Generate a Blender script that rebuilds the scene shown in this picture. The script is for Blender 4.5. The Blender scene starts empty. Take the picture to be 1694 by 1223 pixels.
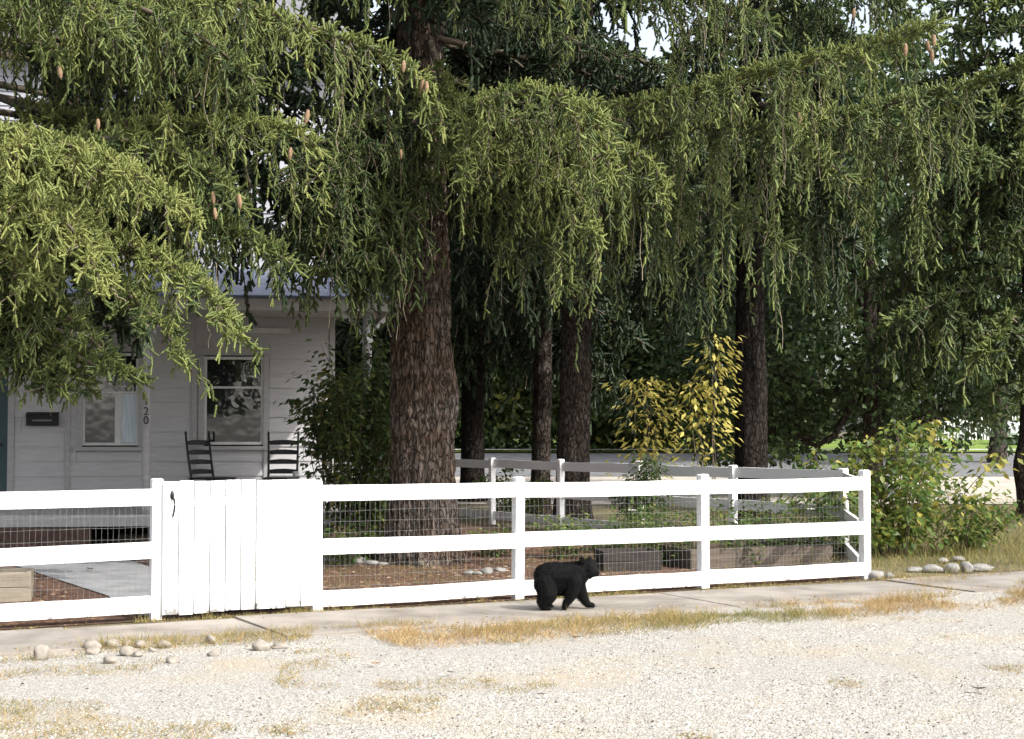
import bpy, bmesh, math, random
import numpy as np
from mathutils import Vector, Matrix
rng = np.random.default_rng(7)
random.seed(7)
S = bpy.context.scene
COL = S.collection

# ------------------------------------------------------------------ camera, sky, sun, exposure
CAMH, FPX, HOR = 1.68, 2500.0, 714.0
PITCH = math.atan((HOR - 611.5) / FPX)
cd = bpy.data.cameras.new('camera')
cam = bpy.data.objects.new('camera', cd)
COL.objects.link(cam)
cam.location = (0, 0, CAMH)
cam.rotation_euler = (math.pi / 2 + PITCH, 0, 0)
cd.sensor_width = 36
cd.lens = 36 * FPX / 1694
cd.clip_start, cd.clip_end = 0.1, 2000
S.camera = cam
SUN_AZ, SUN_EL = math.radians(126), math.radians(42)     # clockwise from +Y
w = bpy.data.worlds.new('World')
S.world = w
w.use_nodes = True
nt = w.node_tree
bg = nt.nodes['Background']
sky = nt.nodes.new('ShaderNodeTexSky')
sky.sky_type = 'NISHITA'
sky.sun_disc = False
sky.sun_elevation = SUN_EL
sky.sun_rotation = SUN_AZ
sky.dust_density = 4.0
sky.ozone_density = 0.6
# thin white haze over the whole sky: the blue is mostly washed out
bw = nt.nodes.new('ShaderNodeRGBToBW'); nt.links.new(sky.outputs[0], bw.inputs[0])
hz = nt.nodes.new('ShaderNodeMixRGB'); hz.inputs[0].default_value = 0.6
sc_ = nt.nodes.new('ShaderNodeMixRGB'); sc_.blend_type = 'MULTIPLY'; sc_.inputs[0].default_value = 1; sc_.inputs[2].default_value = (1.30, 1.32, 1.36, 1)
nt.links.new(bw.outputs[0], sc_.inputs[1]); nt.links.new(sky.outputs[0], hz.inputs[1]); nt.links.new(sc_.outputs[0], hz.inputs[2])
nt.links.new(hz.outputs[0], bg.inputs[0])
bg.inputs[1].default_value = 0.15
sl = bpy.data.lights.new('sun', 'SUN')
sl.energy = 2.2
sl.angle = math.radians(0.6)
sl.color = (1.0, 0.965, 0.91)
so = bpy.data.objects.new('sun', sl)
COL.objects.link(so)
sdir = Vector((math.sin(SUN_AZ) * math.cos(SUN_EL), math.cos(SUN_AZ) * math.cos(SUN_EL), math.sin(SUN_EL)))
so.rotation_euler = sdir.to_track_quat('Z', 'Y').to_euler()
so.location = (20, -20, 30)
S.view_settings.view_transform = 'Standard'
S.view_settings.look = 'None'
S.view_settings.gamma = 1
S.view_settings.use_curve_mapping = False
S.view_settings.exposure = 1.3
S.render.engine = 'CYCLES'
S.cycles.max_bounces = 6
S.cycles.transparent_max_bounces = 8
S.cycles.use_denoising = True

# ------------------------------------------------------------------ helpers
cp, sp_ = math.cos(PITCH), math.sin(PITCH)
def P(x, y, Y):
    """world point seen at photo pixel (x, y) at depth Y"""
    u, v = (x - 847) / FPX, (611.5 - y) / FPX
    dy, dz = cp - v * sp_, sp_ + v * cp
    k = Y / dy
    return np.array((u * k, Y, CAMH + dz * k))
def G(x, y):
    """ground point (z=0) at photo pixel"""
    p = P(x, y, 1.0)
    k = CAMH / (CAMH - p[2])
    return np.array((p[0] * k, k, 0.0))
def gz(Y):
    Y = np.asarray(Y, float)
    t = np.clip((Y - 30) / 40, 0, 1)
    return 1.25 * t * t * (3 - 2 * t)

def prop(o, label=None, cat=None, group=None, kind=None):
    if label: o['label'] = label
    if cat: o['category'] = cat
    if group: o['group'] = group
    if kind: o['kind'] = kind
    return o
def thing(name, label, cat, loc=(0, 0, 0), rz=0, group=None, kind=None):
    o = bpy.data.objects.new(name, None)
    o.empty_display_size = 0.1
    COL.objects.link(o)
    o.location = loc
    o.rotation_euler = (0, 0, rz)
    return prop(o, label, cat, group, kind)
def link(name, me, parent=None):
    o = bpy.data.objects.new(name, me)
    COL.objects.link(o)
    if parent is not None: o.parent = parent
    return o
def mesh_obj(name, v, f, mats, parent=None, smooth=False, tone=None, midx=None):
    """v (n,3), f list of faces or (m,3)/(m,4) int array"""
    me = bpy.data.meshes.new(name)
    v = np.asarray(v, np.float32)
    if isinstance(f, np.ndarray):
        k = f.shape[1]; m = len(f)
        me.vertices.add(len(v)); me.vertices.foreach_set('co', v.ravel())
        me.loops.add(m * k); me.loops.foreach_set('vertex_index', f.astype(np.int32).ravel())
        me.polygons.add(m)
        me.polygons.foreach_set('loop_start', np.arange(0, m * k, k, dtype=np.int32))
        me.update(calc_edges=True)
    else:
        me.from_pydata([tuple(map(float, a)) for a in v], [], f)
    if not isinstance(mats, (list, tuple)): mats = [mats]
    for m_ in mats: me.materials.append(m_)
    if midx is not None: me.polygons.foreach_set('material_index', np.asarray(midx, np.int32))
    if tone is not None:
        a = me.attributes.new('tone', 'FLOAT', 'POINT')
        a.data.foreach_set('value', np.asarray(tone, np.float32))
    if smooth: me.polygons.foreach_set('use_smooth', np.ones(len(me.polygons), bool))
    me.update()
    return link(name, me, parent)

class MB:
    def __init__(s): s.v = []; s.f = []
    def add(s, v, f):
        b = len(s.v)
        s.v += [tuple(map(float, a)) for a in v]
        s.f += [tuple(i + b for i in q) for q in f]
        return s
    def box(s, x0, y0, z0, x1, y1, z1, M=None):
        v = [(x0, y0, z0), (x1, y0, z0), (x1, y1, z0), (x0, y1, z0), (x0, y0, z1), (x1, y0, z1), (x1, y1, z1), (x0, y1, z1)]
        if M is not None: v = [tuple(M @ Vector(a)) for a in v]
        return s.add(v, [(0, 3, 2, 1), (4, 5, 6, 7), (0, 1, 5, 4), (1, 2, 6, 5), (2, 3, 7, 6), (3, 0, 4, 7)])
    def tube(s, pts, rad, n=6, cap=True):
        v, f = tube_arrays(pts, rad, n)
        s.add(v, [tuple(q) for q in f])
        if cap:
            b = len(s.v) - len(v)
            s.f.append(tuple(b + i for i in range(n))[::-1]); s.f.append(tuple(len(s.v) - n + i for i in range(n)))
        return s
    def lathe(s, prof, n=16, c=(0, 0, 0)):
        b = len(s.v)
        for r, z in prof:
            for i in range(n):
                a = 2 * math.pi * i / n
                s.v.append((c[0] + r * math.cos(a), c[1] + r * math.sin(a), c[2] + z))
        for k in range(len(prof) - 1):
            for i in range(n):
                j = (i + 1) % n
                s.f.append((b + k * n + i, b + k * n + j, b + (k + 1) * n + j, b + (k + 1) * n + i))
        s.f.append(tuple(b + i for i in range(n))[::-1]); s.f.append(tuple(b + (len(prof) - 1) * n + i for i in range(n)))
        return s
    def build(s, name, mat, parent=None, smooth=False, bevel=0):
        o = mesh_obj(name, s.v, s.f, mat, parent, smooth)
        if bevel:
            m = o.modifiers.new('bevel', 'BEVEL'); m.width = bevel; m.segments = 2; m.limit_method = 'ANGLE'
        return o

def nrm(a): return a / np.maximum(np.linalg.norm(a, axis=-1, keepdims=True), 1e-9)
def tube_arrays(pts, rad, n=6):
    pts = np.asarray(pts, float); m = len(pts)
    rad = np.broadcast_to(np.asarray(rad, float), (m,))
    t = nrm(np.gradient(pts, axis=0))
    ref = np.array((0, 0, 1.0)) if abs(t[0][2]) < 0.9 else np.array((1.0, 0, 0))
    u = nrm(np.cross(t, ref)); v = np.cross(t, u)
    a = np.arange(n) * 2 * math.pi / n
    V = pts[:, None] + rad[:, None, None] * (np.cos(a)[None, :, None] * u[:, None] + np.sin(a)[None, :, None] * v[:, None])
    i = np.arange(m - 1)[:, None] * n; k = np.arange(n)[None]; k2 = (k + 1) % n
    F = np.stack([i + k, i + k2, i + n + k2, i + n + k], -1).reshape(-1, 4)
    return V.reshape(-1, 3), F
class Tubes:
    def __init__(s): s.V = []; s.F = []; s.b = 0
    def add(s, pts, rad, n=4):
        v, f = tube_arrays(pts, rad, n)
        s.V.append(v); s.F.append(f + s.b); s.b += len(v)
    def build(s, name, mat, parent=None):
        if not s.V: return None
        return mesh_obj(name, np.concatenate(s.V), np.concatenate(s.F), mat, parent, True)
def _h(ix, iy, iz, seed):
    n = (ix * 374761393 + iy * 668265263 + iz * 2147483647 + seed * 1274126177) & 0x7fffffff
    n = (n ^ (n >> 13)) * 1274126177 & 0x7fffffff
    return ((n ^ (n >> 16)) & 0xffff) / 65535.0
def vnoise(p, seed=0):
    p = np.asarray(p, float); i = np.floor(p).astype(np.int64); f = p - i; f = f * f * (3 - 2 * f)
    r = 0
    for a in (0, 1):
        for b in (0, 1):
            for c in (0, 1):
                wgt = (f[..., 0] if a else 1 - f[..., 0]) * (f[..., 1] if b else 1 - f[..., 1]) * (f[..., 2] if c else 1 - f[..., 2])
                r = r + wgt * _h(i[..., 0] + a, i[..., 1] + b, i[..., 2] + c, seed)
    return r
def spline(ctrl, n):
    c = np.asarray(ctrl, float)
    c = np.vstack([2 * c[0] - c[1], c, 2 * c[-1] - c[-2]])
    t = np.linspace(0, len(c) - 3 - 1e-6, n); i = t.astype(int); f = (t - i)[:, None]
    p0, p1, p2, p3 = c[i], c[i + 1], c[i + 2], c[i + 3]
    return 0.5 * (2 * p1 + (p2 - p0) * f + (2 * p0 - 5 * p1 + 4 * p2 - p3) * f ** 2 + (3 * p1 - p0 - 3 * p2 + p3) * f ** 3)

# ------------------------------------------------------------------ materials
def node(nt, t, **kw):
    n = nt.nodes.new(t)
    for k, v in kw.items(): setattr(n, k, v)
    return n
def ramp(nt, fac, stops):
    r = node(nt, 'ShaderNodeValToRGB')
    e = r.color_ramp.elements
    while len(e) < len(stops): e.new(0.5)
    for k, (p, c) in enumerate(stops):
        e[k].position = p; e[k].color = (*c, 1)
    nt.links.new(fac, r.inputs[0])
    return r.outputs[0]
def texco(nt, scale=(1, 1, 1), rot=(0, 0, 0), kind='Object'):
    t = node(nt, 'ShaderNodeTexCoord'); m = node(nt, 'ShaderNodeMapping')
    m.inputs['Scale'].default_value = scale; m.inputs['Rotation'].default_value = rot
    nt.links.new(t.outputs[kind], m.inputs[0])
    return m.outputs[0]
def worldco(nt, scale=(1, 1, 1)):
    t = node(nt, 'ShaderNodeNewGeometry'); m = node(nt, 'ShaderNodeMapping')
    m.inputs['Scale'].default_value = scale
    nt.links.new(t.outputs['Position'], m.inputs[0])
    return m.outputs[0]
def noise(nt, co, scale, detail=6, rough=0.6):
    n = node(nt, 'ShaderNodeTexNoise')
    n.inputs['Scale'].default_value = scale; n.inputs['Detail'].default_value = detail; n.inputs['Roughness'].default_value = rough
    nt.links.new(co, n.inputs['Vector'])
    return n.outputs['Fac']
def material(name, c0, c1, rough=0.7, scale=6, stretch=(1, 1, 1), bump=0.2, bscale=None, metal=0, spec=0.3, world=False, bdist=0.01, p0=0.35, p1=0.65):
    m = bpy.data.materials.new(name); m.use_nodes = True
    nt = m.node_tree; b = nt.nodes['Principled BSDF']
    co = worldco(nt, stretch) if world else texco(nt, stretch)
    f = noise(nt, co, scale)
    nt.links.new(ramp(nt, f, [(p0, c0), (p1, c1)]), b.inputs['Base Color'])
    b.inputs['Roughness'].default_value = rough; b.inputs['Metallic'].default_value = metal
    b.inputs['Specular IOR Level'].default_value = spec
    if bump:
        f2 = noise(nt, co, bscale or scale * 4, 8)
        bn = node(nt, 'ShaderNodeBump'); bn.inputs['Strength'].default_value = bump; bn.inputs['Distance'].default_value = bdist
        nt.links.new(f2, bn.inputs['Height']); nt.links.new(bn.outputs[0], b.inputs['Normal'])
    return m
def leaf_material(name, stops, trans=0.3, rough=0.55, spec=0.25):
    m = bpy.data.materials.new(name); m.use_nodes = True
    nt = m.node_tree; b = nt.nodes['Principled BSDF']; out = nt.nodes['Material Output']
    a = node(nt, 'ShaderNodeAttribute', attribute_name='tone')
    col = ramp(nt, a.outputs['Fac'], stops)
    nt.links.new(col, b.inputs['Base Color'])
    b.inputs['Roughness'].default_value = rough; b.inputs['Specular IOR Level'].default_value = spec
    t = node(nt, 'ShaderNodeBsdfTranslucent'); mx = node(nt, 'ShaderNodeMixShader'); mx.inputs[0].default_value = trans
    nt.links.new(col, t.inputs[0]); nt.links.new(b.outputs[0], mx.inputs[1]); nt.links.new(t.outputs[0], mx.inputs[2])
    nt.links.new(mx.outputs[0], out.inputs[0])
    return m
NEEDLE = leaf_material('spruce_needles', [(0, (0.10, 0.062, 0.022)), (0.1, (0.030, 0.047, 0.022)), (0.4, (0.062, 0.092, 0.038)), (0.7, (0.150, 0.190, 0.060)), (1, (0.26, 0.285, 0.09))], 0.34)
DARKSHADENEEDLE = leaf_material('dark_shade_needles', [(0, (0.018, 0.030, 0.016)), (0.4, (0.030, 0.048, 0.024)), (1, (0.06, 0.085, 0.04))], 0.15)  # dark needle colour; also paints shade into inner and background boughs
LEAF = leaf_material('broad_leaves', [(0, (0.02, 0.038, 0.014)), (0.5, (0.05, 0.078, 0.024)), (0.85, (0.10, 0.13, 0.035)), (1, (0.24, 0.22, 0.05))], 0.35, 0.4)
YLEAF = leaf_material('yellow_leaves', [(0, (0.09, 0.12, 0.03)), (0.35, (0.30, 0.28, 0.055)), (1, (0.64, 0.55, 0.16))], 0.5)
SHRUBLEAF = leaf_material('shrub_leaves', [(0, (0.035, 0.07, 0.018)), (0.5, (0.085, 0.14, 0.03)), (0.8, (0.16, 0.19, 0.04)), (1, (0.32, 0.28, 0.06))], 0.4, 0.45)
GRASS = leaf_material('dry_grass_blades', [(0, (0.10, 0.13, 0.03)), (0.25, (0.20, 0.18, 0.06)), (0.6, (0.36, 0.25, 0.10)), (0.85, (0.30, 0.175, 0.085)), (1, (0.50, 0.40, 0.21))], 0.25)
TWIG = material('twig_bark', (0.06, 0.045, 0.032), (0.13, 0.105, 0.075), 0.9, 20, bump=0)
STRING = material('dry_hanging_twig', (0.24, 0.20, 0.14), (0.34, 0.29, 0.20), 0.9, 20, bump=0)

def bark_material(name, c, k=1.0):
    m = bpy.data.materials.new(name); m.use_nodes = True
    nt = m.node_tree; b = nt.nodes['Principled BSDF']
    co = texco(nt, (1, 1, 0.3))
    f = noise(nt, co, 24 * k, 9, 0.7)
    f2 = noise(nt, texco(nt), 2.2, 4)
    c0 = ramp(nt, f, [(0.34, tuple(a * 0.3 for a in c[0])), (0.5, c[0]), (0.62, c[1])])
    mixn = node(nt, 'ShaderNodeMixRGB', blend_type='MIX')
    nt.links.new(ramp(nt, f2, [(0.42, (0, 0, 0)), (0.62, (1, 1, 1))]), mixn.inputs[0])
    nt.links.new(c0, mixn.inputs[1])
    nt.links.new(ramp(nt, f, [(0.3, tuple(a * 0.3 for a in c[2])), (0.62, c[2])]), mixn.inputs[2])
    nt.links.new(mixn.outputs[0], b.inputs['Base Color'])
    b.inputs['Roughness'].default_value = 0.95; b.inputs['Specular IOR Level'].default_value = 0.1
    vz = node(nt, 'ShaderNodeTexVoronoi', feature='DISTANCE_TO_EDGE'); vz.inputs['Scale'].default_value = 17 * k
    wv = node(nt, 'ShaderNodeMixRGB', blend_type='ADD'); wv.inputs[0].default_value = .16
    nz = node(nt, 'ShaderNodeTexNoise'); nz.inputs['Scale'].default_value = 9; nz.inputs['Detail'].default_value = 5
    co2 = texco(nt, (1, 1, 0.32)); nt.links.new(co2, nz.inputs['Vector']); nt.links.new(co2, wv.inputs[1]); nt.links.new(nz.outputs['Color'], wv.inputs[2]); nt.links.new(wv.outputs[0], vz.inputs['Vector'])
    crack = ramp(nt, vz.outputs['Distance'], [(0.0, (.12, .12, .12)), (.16, (1, 1, 1))])
    mc = node(nt, 'ShaderNodeMixRGB', blend_type='MULTIPLY'); mc.inputs[0].default_value = .85
    nt.links.new(mixn.outputs[0], mc.inputs[1]); nt.links.new(crack, mc.inputs[2]); nt.links.new(mc.outputs[0], b.inputs['Base Color'])
    hm = node(nt, 'ShaderNodeMath', operation='MULTIPLY_ADD'); nt.links.new(crack, hm.inputs[0]); hm.inputs[1].default_value = .7; nt.links.new(f, hm.inputs[2])
    bn = node(nt, 'ShaderNodeBump'); bn.inputs['Strength'].default_value = 1.0; bn.inputs['Distance'].default_value = 0.04
    nt.links.new(hm.outputs[0], bn.inputs['Height']); nt.links.new(bn.outputs[0], b.inputs['Normal'])
    return m
BARK = bark_material('spruce_bark', ((0.13, 0.105, 0.088), (0.24, 0.205, 0.178), (0.18, 0.125, 0.09)))
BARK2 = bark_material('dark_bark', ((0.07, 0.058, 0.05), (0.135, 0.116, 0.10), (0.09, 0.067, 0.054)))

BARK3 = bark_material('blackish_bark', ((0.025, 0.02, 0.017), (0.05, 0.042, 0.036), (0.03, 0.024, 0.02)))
# ------------------------------------------------------------------ foliage arrays
def twig_template(n_need, seed=1, needle=(0.020, 0.0035), core=0.004):
    r = np.random.default_rng(seed)
    V = []; F = []; tip = []
    for k in range(3):
        a = k * 2 * math.pi / 3
        V.append((0, 0, core * math.cos(a), core * math.sin(a))); V.append((1, 0, core * .75 * math.cos(a), core * .75 * math.sin(a)))
        tip += [0, .12]
    for k in range(3):
        j = (k + 1) % 3
        F += [(2 * k, 2 * j, 2 * j + 1), (2 * k, 2 * j + 1, 2 * k + 1)]
    for i in range(n_need):
        t = (i + 0.5 * r.random()) / n_need * 1.0
        phi = i * 2.39996 + r.normal(0, .3)
        L = needle[0] * r.uniform(0.75, 1.15) * (1.0 if t < 0.8 else 0.8)
        w_ = needle[1]
        c, s = math.cos(phi), math.sin(phi)
        fw = r.uniform(.40, .75); out = math.sqrt(1 - fw * fw)
        if t > .88: fw, out = .85, .52
        b = len(V)
        V.append((t, 0, c * .002 - s * w_, s * .002 + c * w_))
        V.append((t, 0, c * .002 + s * w_, s * .002 - c * w_))
        V.append((t, fw * L * .8, c * out * L, s * out * L))
        tip += [0, 0, .07 + .06 * (t > .8)]
        F.append((b, b + 1, b + 2))
    V = np.array(V); V[:, 2] += .022 * np.minimum(V[:, 0], 1) ** 2
    return V, np.array(F), np.array(tip)
TW_NEAR = twig_template(12, 1, (0.026, 0.0062), 0.0110)
TW_FAR = twig_template(7, 2, (0.027, 0.0100), 0.013)
LEAFT = (np.array([(0, 0, 0, 0), (0.45, 0, .5, .10), (0.45, 0, -.5, .10), (1, 0, 0, -.12), (.45, 0, 0, -.03)]), np.array([(0, 4, 1), (0, 2, 4), (1, 4, 3), (2, 3, 4)]), np.zeros(5))
LEAFQ = (np.array([(0, 0, 0, 0), (0.5, 0, .5, .12), (1, 0, 0, 0), (.5, 0, -.5, .12)]), np.array([(0, 2, 1), (0, 3, 2)]), np.zeros(4))
BLADE = (np.array([(0, 0, .5, 0), (0, 0, -.5, 0), (.55, 0, .3, .8), (.55, 0, -.3, .8), (1, 0, 0, 4.0)]), np.array([(0, 1, 3), (0, 3, 2), (2, 3, 4)]), np.array([0, 0, 0, 0, .15]))

def scatter_arrays(tpl, o, d, L, s, tone, up=None, r=None):
    """o,d (n,3); L length; s cross scale; tone (n,)"""
    r = r or rng
    V, F, tip = tpl
    n = len(o); d = nrm(d)
    ref = r.normal(size=(n, 3)) if up is None else up
    u = nrm(np.cross(d, ref)); v = np.cross(u, d)
    L = np.broadcast_to(L, (n,)); s = np.broadcast_to(s, (n,))
    W = (o[:, None] + d[:, None] * (V[None, :, 0] * L[:, None] + V[None, :, 1] * s[:, None])[..., None]
         + u[:, None] * (V[None, :, 2] * s[:, None])[..., None] + v[:, None] * (V[None, :, 3] * s[:, None])[..., None])
    FF = (F[None] + (np.arange(n) * len(V))[:, None, None]).reshape(-1, 3)
    T = np.clip(tone[:, None] + tip[None], 0, 1)
    return W.reshape(-1, 3), FF, T.ravel()
class Scatter:
    def __init__(s, tpl): s.tpl = tpl; s.o = []; s.d = []; s.L = []; s.s = []; s.t = []
    def add(s, o, d, L, sc, t):
        n = len(o)
        s.o.append(o); s.d.append(d); s.L.append(np.broadcast_to(L, (n,))); s.s.append(np.broadcast_to(sc, (n,))); s.t.append(np.broadcast_to(t, (n,)))
    def build(s, name, mat, parent=None, up=None):
        if not s.o: return None
        o = np.concatenate(s.o); d = np.concatenate(s.d)
        upv = None if up is None else np.broadcast_to(np.array(up, float), o.shape) + rng.normal(0, .35, o.shape)
        v, f, t = scatter_arrays(s.tpl, o, d, np.concatenate(s.L), np.concatenate(s.s), np.concatenate(s.t), upv)
        return mesh_obj(name, v, f, mat, parent, False, t)

def make_bough(parent, ctrl, W=0.8, H=0.6, dens=1.0, upd=1.0, tone=0.5, S_=1.1, near=True, mat=None, string=0.06, r0=0.05, start=0.15, name='bough_foliage', hvar=0.6, bushy=1.0):
    """a spruce limb: side shoots from a curved axis, curtains of hanging shoots below them"""
    mat = mat or NEEDLE
    ax = spline(ctrl, 40)
    seg = np.linalg.norm(np.diff(ax, axis=0), axis=1); cum = np.concatenate([[0], np.cumsum(seg)]); tot = cum[-1]
    at = lambda s: np.array([np.interp(s * tot, cum, ax[:, k]) for k in range(3)])
    wood = Tubes(); strings = Tubes()
    wood.add(ax[::2], np.linspace(r0, 0.008, 20), 5)
    sc = Scatter(TW_NEAR if near else TW_FAR)
    step = 0.13 / dens * S_
    nsec = max(4, int(tot * (1 - start) / step))
    def strand(a, h, lead, tn):
        n = max(3, int(h / (0.050 * S_)))
        t = np.linspace(0, 1, n + 1)
        sway = rng.normal(0, .05 * h, 2)
        pts = np.empty((n + 1, 3))
        hor = lead * (0.10 * S_ + .05) * (1 - np.exp(-t * 3))[:, None]
        pts[:, 0] = a[0] + hor[:, 0] + sway[0] * t ** 2 + rng.normal(0, .006, n + 1)
        pts[:, 1] = a[1] + hor[:, 1] + sway[1] * t ** 2
        pts[:, 2] = a[2] - h * t + 0.03 * np.sin(t * 3)
        q = pts[1:]
        hd = rng.normal(size=(n, 3)); hd[:, 2] = 0; hd = nrm(hd)
        d = np.array((0, 0, -1.0)) * rng.uniform(.4, 1.0, (n, 1)) + hd * rng.uniform(.2, 1.0, (n, 1)) * (1.15 - .5 * t[1:, None])
        L = rng.uniform(.06, .12, n) * S_ * (1.15 - .35 * t[1:])
        brown = rng.random(n) < 0.012
        tt = tn + rng.normal(0, .09, n) + .10 * t[1:]
        tt = np.where(brown, 0.0, np.clip(tt, .1, 1))
        if rng.random() < .05: tt = rng.uniform(0, .07, n)
        sc.add(q, d, L, S_ * rng.uniform(.75, 1.15, n), tt)
        sc.add(q[-1:], np.array([[0, 0, -1.0]]) + rng.normal(0, .2, (1, 3)), .10 * S_, S_, np.array([min(1, tn + .15)]))
        if rng.random() < .6: wood.add(pts[::4] if len(pts) > 8 else pts[::2], .0045 * S_, 3)
    for i in range(nsec):
        s = start + (1 - start) * (i + rng.random()) / nsec
        p = at(s); q = at(min(1, s + .02)) - at(max(0, s - .02)); tan = q / (np.linalg.norm(q) + 1e-9)
        side = np.cross(tan, (0, 0, 1)); side /= np.linalg.norm(side) + 1e-9
        sg = 1 if i % 2 else -1
        prof = (0.35 + 0.65 * math.sin(min(1, s * 1.05) * math.pi) ** 0.7) if s < .6 else max(.18, 1.02 - (s - .6) * 1.9)
        l = W * prof * rng.uniform(.55, 1.15)
        dr = nrm(side * sg * rng.uniform(.5, 1.0) + tan * rng.uniform(.35, .9) + np.array((0, 0, rng.normal(.0, .12))))
        m = max(4, int(l / .08) + 1)
        tt = np.linspace(0, 1, m)
        sec = p + dr * (tt * l)[:, None]
        sec[:, 2] += -0.28 * l * tt ** 1.6 + rng.normal(0, .008, m) + .10 * l * np.clip(tt - .7, 0, 1)
        wood.add(sec, np.linspace(.012, .004, m) * S_, 3)
        tn = np.clip(tone + rng.normal(0, .10), .1, .95)
        # shoots along the side branch
        k = int(l / (0.030 * S_) * bushy) + 3
        ts = rng.random(k) ** .8
        q = np.stack([np.interp(ts, tt, sec[:, j]) for j in range(3)], 1)
        dd = dr * rng.uniform(.3, 1.1, (k, 1)) + rng.normal(0, .55, (k, 3)); dd[:, 2] += rng.normal(.22 * upd, .35, k)
        sc.add(q + rng.normal(0, .018, (k, 3)), dd, rng.uniform(.055, .115, k) * S_, S_, np.clip(tn + rng.normal(.03, .09, k), .08, 1))
        # hanging curtains
        hs = rng.choice([.15, .3, .6, 1.0, 1.5]); ctr = rng.random(2) ** .6
        nh = max(1, int(l / (.125 * S_) * dens))
        for _ in range(nh):
            t_ = float(np.clip(ctr[rng.integers(2)] + rng.normal(0, .12), 0, 1))
            a = np.array([np.interp(t_, tt, sec[:, j]) for j in range(3)])
            h = H * hs * rng.uniform(1 - hvar, 1 + hvar * .6) * (.45 + .55 * prof)
            if h > .08:
                lead = rng.normal(size=3) * .5 + dr * .6; lead[2] = 0
                strand(a, h, lead, tn)
            if rng.random() < string:
                hh = min(h * rng.uniform(.8, 1.5) + .1, 1.3); n = 9
                t2 = np.linspace(0, 1, n)
                pts = a + np.stack([np.cumsum(rng.normal(0, .022, n)), np.cumsum(rng.normal(0, .022, n)), -hh * t2], 1)
                strings.add(pts, .0038 * S_, 3)
    # upright tips on the ridge
    k = int(tot / .016 * upd / S_)
    if k:
        ts = start + (1 - start) * rng.random(k)
        q = np.stack([np.interp(ts * tot, cum, ax[:, j]) for j in range(3)], 1) + rng.normal(0, .035, (k, 3))
        dd = rng.normal(0, .55, (k, 3)); dd[:, 2] += .7
        dd += nrm((ax[-1] - ax[0])[None]) * .45
        sc.add(q, dd, rng.uniform(.06, .12, k) * S_, S_ * 1.05, np.clip(tone + rng.normal(.17, .1, k), .1, 1))
    e = 10
    dd = nrm((ax[-1] - ax[-4])[None]) * .9 + rng.normal(0, .4, (e, 3))
    sc.add(np.repeat(ax[-1:], e, 0) + rng.normal(0, .03, (e, 3)), dd, rng.uniform(.08, .15, e) * S_, S_, np.clip(tone + .15 + rng.normal(0, .1, e), 0, 1))
    b = sc.build(name, mat, parent)
    wood.build('branch', TWIG, b)
    if strings.V: strings.build('dry_twig', STRING, b)['kind'] = 'stuff'
    return b

def trunk_mesh(name, base, r, h, mat, parent, nseg=48, nh=60, ridge=.02, flare=.5, lean=(0, 0), taper=.55, burls=(), smooth=True, zexp=1.0):
    zz = np.linspace(0, 1, nh) ** zexp * h; a = np.arange(nseg) * 2 * math.pi / nseg
    Z, A = np.meshgrid(zz, a, indexing='ij')
    R = r * (1 - taper * Z / h) + r * flare * np.exp(-Z / (r * 1.1)) * (0.75 + .45 * np.cos(A * 5 + 1) * .6)
    c, s = np.cos(A), np.sin(A)
    q = np.stack([c * 5, s * 5, Z * .8], -1)
    g_ = r / .42
    rg = lambda f_, z_, sd: 1 - np.abs(2 * vnoise(np.stack([c * f_ * g_, s * f_ * g_, Z * z_ + vnoise(np.stack([c * 3, s * 3, Z * 2], -1), 8)], -1), sd) - 1)
    R = R + ridge * 1.2 * (rg(7, 1.6, 3) - .5) + ridge * 1.3 * (rg(17, 4.0, 5) - .5) + ridge * .9 * (rg(30, 9, 25) - .5) + ridge * .7 * (vnoise(np.stack([c * 34 * g_, s * 34 * g_, Z * 12], -1), 15) - .5) + r * .07 * (vnoise(q, 9) - .5) * 2
    for (ba, bz, bw, bh) in burls:
        da = np.angle(np.exp(1j * (A - ba)))
        R = R + bh * np.exp(-(da / .5) ** 2 - ((Z - bz) / bw) ** 2)
    V = np.stack([c * R + lean[0] * Z / h, s * R + lean[1] * Z / h, Z - .05], -1)
    V = V.reshape(-1, 3)
    i = np.arange(nh - 1)[:, None] * nseg; k = np.arange(nseg)[None]; k2 = (k + 1) % nseg
    F = np.stack([i + k, i + k2, i + nseg + k2, i + nseg + k], -1).reshape(-1, 4)
    return mesh_obj(name, V, F, mat, parent, smooth)

#PART2
# ------------------------------------------------------------------ ground
F0 = np.array((0.079, 15.16, 0.0)); FU = np.array((0.887, 0.4615, 0)); FN = np.array((0.4615, -0.887, 0))
FANG = math.atan2(FU[1], FU[0])
def FP(t, n, z=0.0): return F0 + FU * t + FN * n + np.array((0, 0, z))
def sheet(name, poly, z, mat, kind='structure', step=None):
    o = mesh_obj(name, [(p[0], p[1], z) for p in poly], [tuple(range(len(poly)))], mat)
    if o.data.polygons[0].normal.z < 0: o.data.flip_normals()
    o['kind'] = kind
    return o
ys = np.concatenate([np.linspace(-30, 26, 8), np.linspace(30, 72, 22), [80, 120, 250, 700]])
xs = np.linspace(-400, 400, 9)
V = np.array([(x, y, gz(y)) for y in ys for x in xs])
nx = len(xs)
F = np.array([(j * nx + i, j * nx + i + 1, (j + 1) * nx + i + 1, (j + 1) * nx + i) for j in range(len(ys) - 1) for i in range(nx - 1)])
ground_mat = material('forest_floor', (0.07, 0.055, 0.035), (0.14, 0.12, 0.06), 0.95, 0.9, bump=.6, bscale=25, world=True, bdist=.03)
prop(mesh_obj('ground', V, F, ground_mat), kind='structure')
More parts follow.
